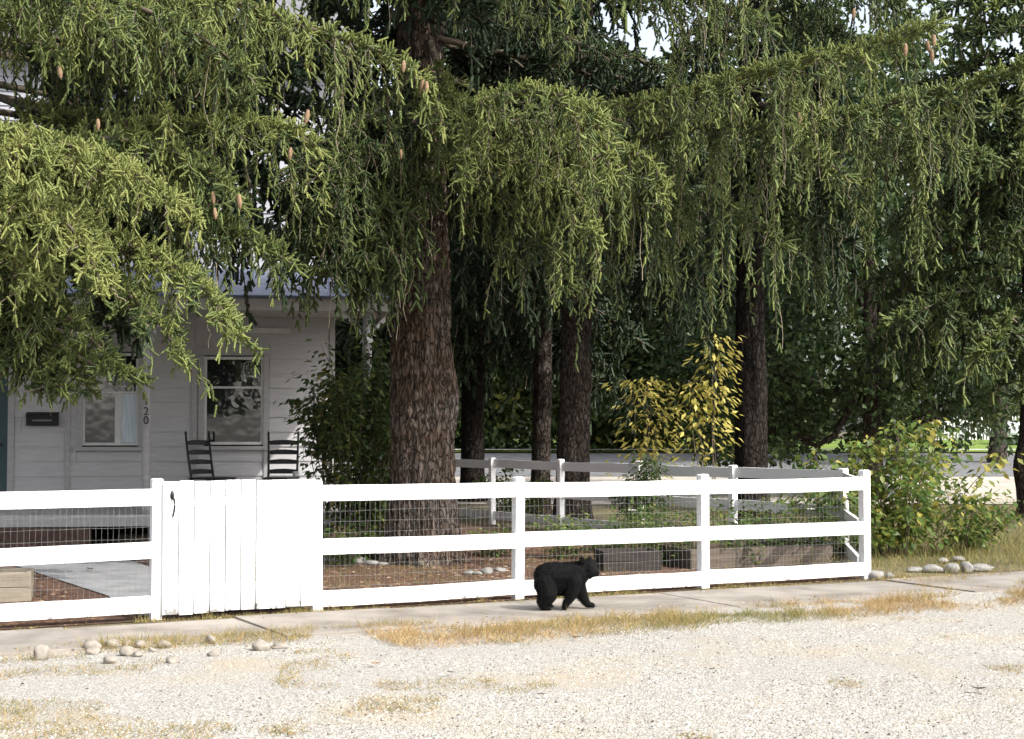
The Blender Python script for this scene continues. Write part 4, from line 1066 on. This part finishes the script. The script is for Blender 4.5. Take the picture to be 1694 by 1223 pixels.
shrub('yellow_sapling', 'taller yellow leaved sapling just left of the dark spruce trunk', 'sapling', g(1176, 23.6), 3.45, .42, 5, 540, .15, YLEAF, .68, .28, YG, low=.38, wid=.38, droop=.6, side=.4, singles=280, hr=(.78, 1.0))
shrub('yellow_sapling', 'shorter golden sapling nearer the twin trunks', 'sapling', g(1056, 24.6), 3.35, .45, 4, 430, .15, YLEAF, .64, .28, YG, low=.3, wid=.38, droop=.6, side=.42, singles=280, hr=(.75, 1.0))
shrub('dark_bush', 'small rounded dark green bush against the side fence under the golden sapling', 'bush', g(1062, 22.6), 1.55, .42, 16, 1300, .09, LEAF, .5, .12, low=.3, side=.14)
shrub('porch_shrub', 'tall dark shrub climbing beside the porch corner post', 'shrub', g(585, 21.4), 3.35, .8, 26, 3600, .125, LEAF, .62, .16, low=.12, side=.24, hr=(.72, 1.02))
shrub('porch_shrub', 'dark leafy shrub between the porch corner post and the thickest trunk', 'shrub', g(628, 21.5), 3.35, .45, 14, 1700, .115, LEAF, .55, .16, low=.1, side=.22, hr=(.7, 1.0))
shrub('porch_shrub', 'dark shrub hanging over the house corner and porch floor', 'shrub', (P(545, HOR, 22.6)[0], 22.6, .9), 1.9, .55, 18, 2000, .12, LEAF, .55, .16, low=.3, side=.2)
shrub('yellow_green_plant', 'bright yellow-green plant in the gap by the house corner', 'plant', g(572, 27.0), 1.2, .4, 9, 260, .14, YLEAF, .12, .1, low=.3, side=.12)
shrub('dark_shrub', 'dark shrub behind the thickest trunk, touching the side fence', 'shrub', g(640, 30.0), 2.0, .7, 16, 1300, .10, LEAF, .55, .14, low=.1, side=.2)
shrub('leafy_shrub', 'loose leafy bush behind the side fence below the dark spruce', 'bush', g(855, 29.4), 1.15, .8, 18, 900, .11, SHRUBLEAF, .35, .2, low=.15, side=.2)
PG = 'green garden plants behind the wire mesh'
spots = [(1120, 18.9, .75, 'green upright plant behind the middle of the third fence bay'), (1060, 19.2, .6, 'loose green plant in the third bay beside the white bloom'), (1180, 20.2, .7, 'leafy plant at the foot of the side fence post'),
         (1260, 19.6, .75, 'bushy green plant in the last fence bay, above the timber'), (1310, 19.3, .7, 'green plant beside the small white flower in the last bay'), (1365, 19.4, .62, 'green plant close to the corner post in the last bay'),
         (820, 20.5, .35, 'low plant right of the thickest trunk'), (620, 19.5, .42, 'low dark plant left of the thickest trunk'), (560, 19.0, .45, 'low dark plant near the gate hinge post'), (1000, 21.0, .4, 'low plant below the side fence rails'), (930, 20.0, .5, 'green plant behind the fence post next to the bear'), (1215, 18.9, .6, 'green plant behind the post between the last two fence bays'), (1090, 20.4, .75, 'tall green plant rising behind the white bloom of the third bay')]
for (px, Y, h, lb) in spots:
    shrub('garden_plant', lb, 'plant', g(px, Y), h * 1.25, .55, 16, 620, .10, SHRUBLEAF, .42, .18, PG, low=.05, side=.14, wid=.38, droop=-.1, stemr=.005)
petal = material('white_petal', (.7, .7, .68), (.8, .8, .78), .6, 20, bump=0)
greenstem = material('green_stem', (.06, .10, .03), (.10, .14, .04), .7, 20, bump=0)
for (px, py, Y, lb) in [(1046, 846, 18.6, 'white bloom on a thin stem in the third fence bay'), (1342, 844, 18.9, 'white bloom among the plants in the last fence bay')]:
    p = P(px, py, Y); t = thing('white_flower', lb, 'flower', (p[0], p[1], 0), 0, 'white blooms in the garden')
    MB().tube(spline([(.02, 0, 0), (0, .01, p[2] * .6), (0, 0, p[2])], 8), .005, 5).build('stem', greenstem, t)
    for k in range(7):
        a = k * 2 * math.pi / 7; c, s = math.cos(a), math.sin(a)
        MB().add([(0, 0, p[2]), (c * .035 - s * .018, s * .035 + c * .018, p[2] + .022), (c * .06, s * .06, p[2] + .012), (c * .035 + s * .018, s * .035 - c * .018, p[2] + .022)], [(0, 3, 2, 1)]).build('petal', petal, t)

# ------------------------------------------------------------------ timber in the garden
timber = material('weathered_timber', (.07, .054, .042), (.135, .108, .084), .9, 5, (.4, 6, 6), .5, 20)
darkt = material('dark_wet_timber', (.022, .019, .018), (.05, .041, .036), .9, 6, (.5, 6, 6), .4, 20)
palet = material('pale_timber', (.19, .165, .125), (.29, .25, .19), .85, 5, (.4, 6, 6), .4, 20)
def timber_box(name, label, cat, p, ang, L, D, h, rows, mat, group=None):
    t = thing(name, label, cat, tuple(p), ang, group)
    for k in range(rows):
        z0, z1 = k * h / rows, (k + 1) * h / rows - .004
        for (x0, y0, x1, y1) in ((-L / 2, 0, L / 2, .045), (-L / 2, D - .045, L / 2, D), (-L / 2, .046, -L / 2 + .045, D - .046), (L / 2 - .045, .046, L / 2, D - .046)):
            e = rng.normal(0, .003)
            MB().box(x0, y0 + e, z0, x1, y1 + e, z1).build('plank', mat, t, bevel=.006)
    soil = MB().box(-L / 2 + .047, .047, 0, L / 2 - .047, D - .047, h * .8).build('soil', mulchm, t)
    return t
timber_box('planter_box', 'dark timber planter box behind the bear\'s nose', 'planter', G(1050, 950) + (0, .3, 0), .18, .72, .5, .25, 2, darkt)
timber_box('raised_bed', 'long weathered raised bed timber in the last fence bay', 'raised bed', G(1262, 942) + (.05, .25, 0), .36, 2.0, .9, .25, 1, timber)
timber_box('planter_box', 'pale timber planter box behind the leftmost rails', 'planter', G(-22, 1004) + (0, .3, 0), .25, .62, .5, .30, 2, palet)
timber_box('crate', 'dark slatted crate at the foot of the fence corner post', 'crate', G(1400, 930) + (0, .05, 0), .3, .32, .3, .22, 4, darkt)
blk = thing('wooden_block', 'pale wooden block lying in front of the porch', 'block', tuple(G(134, 897)))
MB().box(-.12, 0, 0, .12, .2, .22).build('block_top', palet, blk, bevel=.01); MB().box(-.10, .02, .221, .10, .18, .25).build('block_cap', timber, blk, bevel=.006)
beam = thing('garden_timber', 'long low timber edging lying before the porch', 'timber', tuple(G(200, 900)), .05)
for k in range(2): MB().box(-.05, k * .14, 0, 1.3, k * .14 + .12, .14).build('plank', timber, beam, bevel=.008)

# ------------------------------------------------------------------ river stones
stonem = material('river_stone', (.17, .15, .125), (.29, .26, .22), .85, 4, bump=.2, bscale=30)
stoneg = material('grey_river_stone', (.16, .153, .14), (.25, .243, .225), .85, 4, bump=.2, bscale=30)
def stone(label, px, py, wpx, hpx, group, mat, Yp=None, tilt=0):
    c = G(px, py + hpx / 2)
    Y = c[1]; sx = wpx / 2 * Y / FPX; sz = hpx / 2 * Y / FPX
    bm = bmesh.new(); bmesh.ops.create_icosphere(bm, subdivisions=3, radius=1)
    v = np.array([q.co for q in bm.verts]); r = 1 + .6 * (vnoise(v * 1.2 + rng.uniform(0, 50, 3), 2) - .5) + .22 * (vnoise(v * 2.9 + rng.uniform(0, 50, 3), 6) - .5)
    v = v * r[:, None] * (sx, sx * rng.uniform(.65, .9), sz * 1.12)
    z0 = np.percentile(v[:, 2], 14); v[:, 2] = np.maximum(v[:, 2], z0)
    f = [tuple(q.index for q in p.verts) for p in bm.faces]; bm.free()
    v[:, 2] -= z0 + .006
    o = mesh_obj('river_stone', v, f, mat, None, True)
    o.location = (c[0], c[1] + sx * .4, .008); o.rotation_euler = (0, tilt, rng.normal(0, .3))
    return prop(o, label, 'stone', group)
SGp = 'river stones at the edge of the sidewalk'
for (px, py, wq, hq, lb) in [(66, 1081, 26, 26, 'upright rounded stone at the far end of the loose stone row, in dry grass'), (150, 1068, 30, 20, 'stone in the cluster with a smaller stone leaning before it'), (184, 1066, 28, 15, 'flat stone at the back of the cluster, right of the leaning pair'),
        (151, 1078, 24, 13, 'small stone at the front of the leaning pair'), (181, 1092, 25, 16, 'pale stone lying in front of the cluster, nearest the camera'), (209, 1078, 24, 18, 'rounded stone in the middle of the cluster'), (226, 1083, 19, 11, 'small dark flat stone touching the rounded middle stone'),
        (231, 1067, 24, 13, 'flat stone behind the middle of the cluster'), (208, 1064, 15, 12, 'tiny stone at the back of the cluster'), (251, 1076, 16, 8, 'thin flat stone at the right edge of the cluster'), (270, 1066, 22, 16, 'brownish stone just right of the cluster'),
        (285, 1092, 23, 13, 'lone pale stone on gravel under the gate boards'), (347, 1059, 24, 15, 'stone at the grass edge below the gate'), (353, 1081, 20, 13, 'lone dark stone on gravel below the gate'),
        (432, 1069, 28, 18, 'blocky stone at the end of the row below the gate'), (462, 1070, 30, 10, 'long flat stone touching the blocky stone')]:
    stone(lb, px, py, wq, hq, SGp, stonem)
SGr = 'river stones beyond the fence corner'
for (px, py, wq, hq, lb) in [(1451, 951, 24, 17, 'round grey stone at the foot of the corner post'), (1515, 943, 26, 9, 'flat pale stone third from the corner post'), (1545, 941, 36, 14, 'long pale stone in front of the tall shrub'), (1577, 940, 30, 18, 'large rounded stone before the shrub, beside an upright stone'),
        (1601, 938, 20, 19, 'upright egg-shaped stone next to the large rounded one'), (1625, 940, 38, 11, 'long flat stone last in the row'), (1472, 952, 14, 10, 'small stone in grass right of the round grey stone'), (1560, 928, 18, 9, 'small stone behind the long pale stone'), (1588, 925, 22, 9, 'grey stone half hidden behind the upright stone')]:
    stone(lb, px, py, wq, hq, SGr, stoneg)
SGb = 'stones edging the garden bed behind the fence'
for (px, py, wq, hq, lb) in [(548, 926, 26, 9, 'bed edging stone nearest the gate hinge post'), (574, 926, 24, 10, 'second bed edging stone from the gate'), (594, 928, 24, 11, 'third bed edging stone from the gate, the tallest'), (614, 931, 26, 9, 'fourth bed edging stone from the gate'), (634, 933, 18, 6, 'small last bed edging stone left of the trunk'),
        (775, 948, 18, 8, 'pale bed stone just right of the thickest trunk'), (790, 949, 16, 7, 'small bed stone second right of the trunk'), (806, 945, 18, 12, 'white upright bed stone right of the trunk'), (825, 943, 22, 9, 'flat bed stone beside the fence post, right of the trunk')]:
    stone(lb, px, py, wq, hq, SGb, stoneg)

# litter of straw, bark flakes and small leaves along the pavement edge
n = 2600
t_ = rng.uniform(-7, 9, n); n_ = np.where(rng.random(n) < .35, rng.normal(.25, .1, n), np.abs(rng.normal(0, .5, n)) + 1.3)
p_ = F0 + t_[:, None] * FU + n_[:, None] * FN; p_[:, 2] = .03
lit = Scatter(LEAFQ); dl = rng.normal(size=(n, 3)); dl[:, 2] *= .15
lit.add(p_, dl, rng.uniform(.012, .045, n), rng.uniform(.006, .02, n), np.clip(rng.normal(.6, .25, n), 0, 1))
prop(lit.build('leaf_litter', GRASS, None, (0, 0, 1)), 'dry leaf and straw litter along both edges of the sidewalk', kind='stuff')
# fallen leaves
leafb = material('brown_leaf', (.22, .12, .06), (.36, .22, .11), .8, 20, bump=.2)
leafd = material('dark_leaf', (.05, .04, .03), (.09, .07, .05), .8, 20, bump=.2)
for (px, py, s, m_, lb) in [(620, 1106, .045, leafb, 'curled tan leaf on the gravel below the fence bay by the gate'), (745, 1121, .03, leafd, 'tiny dark leaf on gravel in the middle of the lot'), (953, 1062, .04, leafd, 'dark leaf on gravel below the bear'), (895, 1158, .03, leafd, 'small dark leaf on gravel, lower middle'),
                            (1177, 1116, .03, leafd, 'small dark leaf on open gravel below the right fence bays'), (1620, 1149, .05, leafd, 'long dark leaf on gravel far from the fence'), (149, 947, .07, leafd, 'dark fallen leaf lying on the garden path'), (1588, 1036, .035, leafb, 'tan leaf near the dry grass under the right stones')]:
    c = G(px, py); V = []; F = []; n = 7
    for i in range(n):
        s_ = i / (n - 1); w_ = math.sin(math.pi * (.06 + .88 * s_)) * .5; x = (s_ - .5) * 2
        V += [(x * s, -w_ * s, .25 * s * x * x + .3 * s * w_), (x * s, 0, .25 * s * x * x), (x * s, w_ * s, .25 * s * x * x + .35 * s * w_)]
    for i in range(n - 1):
        for q in range(2): F.append((i * 3 + q, (i + 1) * 3 + q, (i + 1) * 3 + q + 1, i * 3 + q + 1))
    o = mesh_obj('fallen_leaf', V, F, m_, None, True); o.location = (c[0], c[1], .035); o.rotation_euler = (0, 0, rng.normal(0, .6))
    prop(o, lb, 'leaf', 'fallen leaves on the ground')

# ------------------------------------------------------------------ grass
def blades(name, label, pts, hgt, tone, lean=.5, wid=.0035):
    n = len(pts); sc = Scatter(BLADE)
    d = rng.normal(0, lean, (n, 3)); d[:, 2] = 1
    tuft = vnoise(pts * (7, 7, 0), 91); h = hgt * rng.uniform(.35, 1.25, n) * np.clip(.25 + 2.6 * (tuft - .2), .3, 2.1)
    sc.add(pts, d, h, np.full(n, wid), tone)
    o = sc.build(name, GRASS); prop(o, label, kind='stuff'); return o
def strip_pts(n, t0, t1, f0, f1, patch=.45, seed=1, fs=1.6):
    t = rng.uniform(t0, t1, n); nn = f0 + (f1 - f0) * rng.beta(1.6, 2.0, n)
    p = F0 + t[:, None] * FU + nn[:, None] * FN
    q = vnoise(np.column_stack([t * fs, nn * 3, np.zeros(n)]), seed)
    k = q > patch
    return p[k] * (1, 1, 0) + (0, 0, .012), t[k], nn[k]
p, t, nn = strip_pts(40000, -2.4, 9.8, 1.62, 2.85, .30, 3)
red = vnoise(np.column_stack([t * .8, nn, t * 0]), 12)
blades('dry_grass', 'strip of dry tan and reddish grass along the sidewalk edge', p, .075, np.clip(.5 + .7 * (red - .4) + rng.normal(0, .16, len(p)) - .25 * (rng.random(len(p)) < .15), 0, 1), .8)
p, t, nn = strip_pts(9000, -6.5, -1.6, 1.2, 2.1, .5, 8)
blades('dry_grass', 'sparse dry tufts around the loose stones', p, .06, np.clip(.4 + rng.normal(0, .2, len(p)), 0, 1), .7)
p, t, nn = strip_pts(7000, -7, 5, .02, .22, .5, 21, 2.5)
blades('weeds', 'small weeds and litter along the foot of the fence', p, .04, np.clip(.3 + rng.normal(0, .25, len(p)), 0, 1), .7)
p, t, nn = strip_pts(9000, 4.3, 10.5, .2, 1.9, .42, 31, 1.2)
blades('weeds', 'straw coloured grass among the stones beyond the fence corner', p, .085, np.clip(.45 + rng.normal(0, .22, len(p)), 0, 1), .6)
p, t, nn = strip_pts(16000, 4.6, 12.5, -4.5, .5, .25, 61, 1.0)
blades('weeds', 'green and tan weeds around the tall shrub beyond the fence', p, .13, np.clip(.2 + rng.normal(0, .2, len(p)), 0, 1), .6, .005)
n = 16000
P_ = np.column_stack([rng.uniform(3.9, 12, n), rng.uniform(19.0, 33, n), np.full(n, .0)])
k = (vnoise(P_ * (.9, .9, 0), 17) > .4) & ((P_[:, 0] - 4.3) * .85 + (P_[:, 1] - 19.8) * .5 > 0) ; P_ = P_[k]; P_[:, 2] = gz(P_[:, 1])
blades('grass', 'rough green grass and weeds beneath the shrubs', P_, .22, np.clip(.18 + rng.normal(0, .14, len(P_)), 0, 1), .45, .006)
lp = lot_points(60000, 2.3, 9)
q = vnoise(np.column_stack([lp * 1.4, lp[:, 0] * 0]), 41) + .5 * vnoise(np.column_stack([lp * 4, lp[:, 0] * 0]), 42)
mask = q + np.clip((-1.0 - lp[:, 0]) * .13, -.2, .2) > .97
lp = lp[mask]
blades('weeds', 'thin dry weeds growing through the gravel', np.column_stack([lp, np.full(len(lp), .01)]), .034, np.clip(.42 + rng.normal(0, .22, len(lp)), 0, 1), 1.3, .004)
n = 9000
tt = rng.uniform(-2.4, 4.3, n); dd = rng.uniform(.1, 6, n)
gp = F0 + tt[:, None] * FU - dd[:, None] * FN; gp[:, 2] = .01
k = vnoise(gp * (1.1, 1.1, 0), 55) > .52
blades('weeds', 'low green and tan growth over the garden bed', gp[k], .08, np.clip(.2 + rng.normal(0, .18, k.sum()), 0, 1), .6)

# ------------------------------------------------------------------ far side of the street
pf = P(1655, HOR, 74)
fw = thing('picket_fence', 'white picket fence beyond the sunny lawn across the street', 'fence', (pf[0], 74, float(gz(74))))
for i in range(44):
    x = -3.3 + i * .15
    MB().add([(x - .045, 0, 0), (x + .045, 0, 0), (x + .045, 0, 1.12), (x, 0, 1.2), (x - .045, 0, 1.12), (x - .045, .02, 0), (x + .045, .02, 0), (x + .045, .02, 1.12), (x, .02, 1.2), (x - .045, .02, 1.12)],
             [(0, 1, 2, 3, 4), (9, 8, 7, 6, 5), (0, 4, 9, 5), (2, 1, 6, 7), (4, 3, 8, 9), (3, 2, 7, 8)]).build('picket', trimw, fw)
for z in (.3, .85): MB().box(-3.4, .023, z, 3.4, .06, z + .09).build('rail', trimw, fw)
# parked car, mostly behind the right-hand trunk
carp = bpy.data.materials.new('white_car_paint'); carp.use_nodes = True
b = carp.node_tree.nodes['Principled BSDF']; b.inputs['Base Color'].default_value = (.72, .73, .74, 1); b.inputs['Roughness'].default_value = .3; b.inputs['Coat Weight'].default_value = .5
carl = P(1654, HOR, 62)
car = thing('parked_car', 'white parked car mostly hidden by the dark trunk at the frame edge', 'car', (carl[0], 62, float(gz(62))))
secs = [(0.0, .45, .75, .72), (.12, .33, .86, .80), (.9, .28, .98, .86), (1.45, .28, 1.02, .88), (3.6, .28, 1.04, .88), (4.2, .3, .98, .84), (4.4, .45, .8, .74)]
mb = MB(); V = []
for (x, za, zb, hw) in secs:
    V += [(x, -hw * .92, za), (x, -hw, (za + zb) / 2), (x, -hw * .93, zb), (x, 0, zb + .05), (x, hw * .93, zb), (x, hw, (za + zb) / 2), (x, hw * .92, za)]
F = []
for i in range(len(secs) - 1):
    for q in range(7): F.append((i * 7 + q, i * 7 + (q + 1) % 7, (i + 1) * 7 + (q + 1) % 7, (i + 1) * 7 + q)[::-1])
F += [tuple(range(7))[::-1], tuple(range((len(secs) - 1) * 7, len(secs) * 7))]
mb.add(V, F); mb.build('body', carp, car, True, bevel=.03)
gl2 = material('car_glass', (.02, .025, .03), (.03, .035, .04), .1, 3, bump=0)
MB().add([(1.25, -.78, 1.0), (3.9, -.78, 1.0), (3.3, -.62, 1.47), (1.95, -.62, 1.47), (1.25, .78, 1.0), (3.9, .78, 1.0), (3.3, .62, 1.47), (1.95, .62, 1.47)], [(0, 1, 2, 3), (7, 6, 5, 4), (0, 3, 7, 4), (1, 5, 6, 2), (3, 2, 6, 7)]).build('window', gl2, car)
MB().add([(1.93, -.63, 1.472), (3.32, -.63, 1.472), (3.32, .63, 1.472), (1.93, .63, 1.472), (2.0, -.55, 1.51), (3.25, -.55, 1.51), (3.25, .55, 1.51), (2.0, .55, 1.51)], [(4, 5, 6, 7), (0, 1, 5, 4), (1, 2, 6, 5), (2, 3, 7, 6), (3, 0, 4, 7)]).build('roof', carp, car)
tyre = material('tyre_rubber', (.012, .012, .012), (.025, .025, .025), .85, 10, bump=.1)
rimm = material('wheel_rim', (.35, .36, .37), (.5, .5, .52), .35, 10, metal=.8, bump=0)
for (x, s) in ((.85, -1), (3.5, -1), (.85, 1), (3.5, 1)):
    wv = []; 
    o = MB().lathe([(.20, -.1), (.30, -.1), (.32, -.06), (.32, .06), (.30, .1), (.20, .1)], 20).build('wheel', tyre, car, True)
    o.rotation_euler = (math.pi / 2, 0, 0); o.location = (x, s * .78, .32)
    MB().lathe([(.02, .085), (.14, .10), (.195, .09), (.198, .0)], 16).build('rim', rimm, o, True)
lampm = material('headlight_glass', (.25, .25, .25), (.35, .35, .36), .2, 5, bump=0)
for s in (-1, 1): MB().box(-.02, s * .58 - .16, .60, .06, s * .58 + .16, .74).build('headlight', lampm, car, bevel=.02)
MB().box(-.06, -.7, .36, .04, .7, .52).build('bumper', material('dark_bumper', (.1, .1, .105), (.16, .16, .165), .5, 5, bump=0), car, bevel=.03)

# ------------------------------------------------------------------ the bear
bp = G(700 / 9.406 + 860, 1055 / 9.406 + 900)
u_ = bp[1] / FPX / 9.406
bear = thing('bear', 'black bear cub walking along the sidewalk in front of the white fence', 'bear', (bp[0], bp[1], .024), math.radians(3))
Bx = lambda x, z, y=0.0: ((x - 700) * u_, y, (1055 - z) * u_)
balls = []   # (p, r)
def limb(pts):
    for (a, ra), (b_, rb) in zip(pts[:-1], pts[1:]):
        n = 10
        for i in range(n + 1):
            s = i / n; balls.append((np.array(a) * (1 - s) + np.array(b_) * s, ra * (1 - s) + rb * s))
R = lambda z: z * u_
limb([(Bx(415, 545), R(196)), (Bx(520, 545), R(218)), (Bx(660, 545), R(212)), (Bx(800, 530), R(200)), (Bx(900, 520), R(180))])
limb([(Bx(395, 655), R(168)), (Bx(520, 672), R(178)), (Bx(690, 664), R(176)), (Bx(840, 640), R(160))])
limb([(Bx(880, 480), R(165)), (Bx(980, 445), R(135)), (Bx(1060, 415), R(132))])
limb([(Bx(1000, 500), R(110)), (Bx(1080, 480), R(105)), (Bx(1140, 470), R(92)), (Bx(1178, 490), R(58)), (Bx(1196, 508), R(44))])
limb([(Bx(1080, 375), R(98)), (Bx(1125, 375), R(82))])
for (x, z, y) in ((958, 268, -.075), (1105, 292, .07)):
    limb([(Bx(x, z, y), R(36)), (Bx(x + 4, z + 40, y * .8), R(44))])
# legs: near foreleg pushed back, far foreleg reaching forward, hind legs planted
limb([(Bx(850, 620, -.07), R(125)), (Bx(795, 790, -.085), R(98)), (Bx(738, 900, -.085), R(66)), (Bx(692, 985, -.085), R(50)), (Bx(672, 1022, -.085), R(34)), (Bx(700, 1030, -.085), R(26))])
limb([(Bx(900, 620, .06), R(120)), (Bx(960, 800, .075), R(100)), (Bx(1020, 930, .08), R(72)), (Bx(1070, 1000, .08), R(52)), (Bx(1150, 1014, .08), R(38))])
limb([(Bx(390, 660, -.07), R(170)), (Bx(425, 800, -.08), R(150)), (Bx(365, 930, -.08), R(105)), (Bx(365, 1000, -.08), R(62)), (Bx(455, 1020, -.08), R(40))])
limb([(Bx(450, 700, .08), R(140)), (Bx(500, 830, .08), R(90)), (Bx(430, 930, .08), R(72)), (Bx(400, 1010, .08), R(46)), (Bx(500, 1022, .08), R(34))])
bm = bmesh.new()
for (p, r) in balls:
    flat = 1.0
    bmesh.ops.create_icosphere(bm, subdivisions=2, radius=r, matrix=Matrix.Translation(Vector(p)))
me = bpy.data.meshes.new('bear_body_source'); bm.to_mesh(me); bm.free()
src = bpy.data.objects.new('bear_body_source', me); COL.objects.link(src)
m = src.modifiers.new('r', 'REMESH'); m.mode = 'VOXEL'; m.voxel_size = .0075
m = src.modifiers.new('s', 'SMOOTH'); m.factor = .5; m.iterations = 5
dg = bpy.context.evaluated_depsgraph_get()
me2 = bpy.data.meshes.new_from_object(src.evaluated_get(dg))
bpy.data.objects.remove(src)
furm = material('black_bear_skin', (.003, .003, .0032), (.005, .0048, .0046), .9, 20, bump=0, spec=.15)
hairm = material('black_fur', (.0025, .0025, .003), (.0045, .0043, .004), .6, 30, bump=0, spec=.1)
me2.materials.clear(); me2.materials.append(furm)
me2.polygons.foreach_set('use_smooth', np.ones(len(me2.polygons), bool))
body = link('body', me2, bear)
nv = len(me2.vertices)
co_ = np.empty(nv * 3, np.float32); me2.vertices.foreach_get('co', co_); co_ = co_.reshape(-1, 3)
no_ = np.empty(nv * 3, np.float32); me2.vertices.foreach_get('normal', no_); no_ = no_.reshape(-1, 3)
idx = rng.integers(0, nv, 26000)
o_ = co_[idx] + rng.normal(0, .003, (len(idx), 3)); d_ = no_[idx] * .55 + np.array((-.6, 0, -.45)) + rng.normal(0, .22, (len(idx), 3))
zrel = co_[idx, 2]; muz = co_[idx, 0] > (1120 - 700) * u_
ln = np.where(zrel < .07, .010, np.where(muz, .006, .017)) * rng.uniform(.6, 1.35, len(idx))
sc = Scatter((np.array([(0, 0, 1, 0), (0, 0, -1, 0), (1, 0, 0, 0.0)]), np.array([(0, 1, 2)]), np.zeros(3)))
sc.add(o_, d_, ln, np.full(len(idx), .0014), np.zeros(len(idx)))
sc.build('fur', hairm, body)
tan = material('muzzle_tan', (.05, .038, .028), (.09, .07, .05), .7, 20, bump=.1)
nosem = material('bear_nose', (.01, .01, .01), (.02, .02, .02), .35, 20, bump=0)
def ball(name, p, r, mat, parent, sc_=(1, 1, 1)):
    bm = bmesh.new(); bmesh.ops.create_icosphere(bm, subdivisions=2, radius=r, matrix=Matrix.Translation(Vector(p)) @ Matrix.Diagonal((*sc_, 1)))
    me = bpy.data.meshes.new(name); bm.to_mesh(me); bm.free(); me.materials.append(mat)
    me.polygons.foreach_set('use_smooth', np.ones(len(me.polygons), bool)); return link(name, me, parent)
ball('nose', Bx(1232, 486), .014, nosem, body, (.8, 1.2, .8))
for s in (-1, 1): ball('eye', Bx(1165, 410, s * .042), .0065, nosem, body)
claw = material('claw_horn', (.04, .035, .03), (.07, .06, .05), .5, 20, bump=0)
for (x, z, y) in ((724, 1040, -.085), (1186, 1022, .08), (484, 1034, -.08), (530, 1034, .08)):
    for k in range(4):
        p0 = np.array(Bx(x, z, y + (k - 1.5) * .012)); 
        MB().tube(spline([p0 - (.012, 0, 0), p0 + (.004, 0, .002), p0 + (.014, 0, -.006)], 5), [.004, .0035, .003, .002, .0008], 5).build('claw', claw, body)
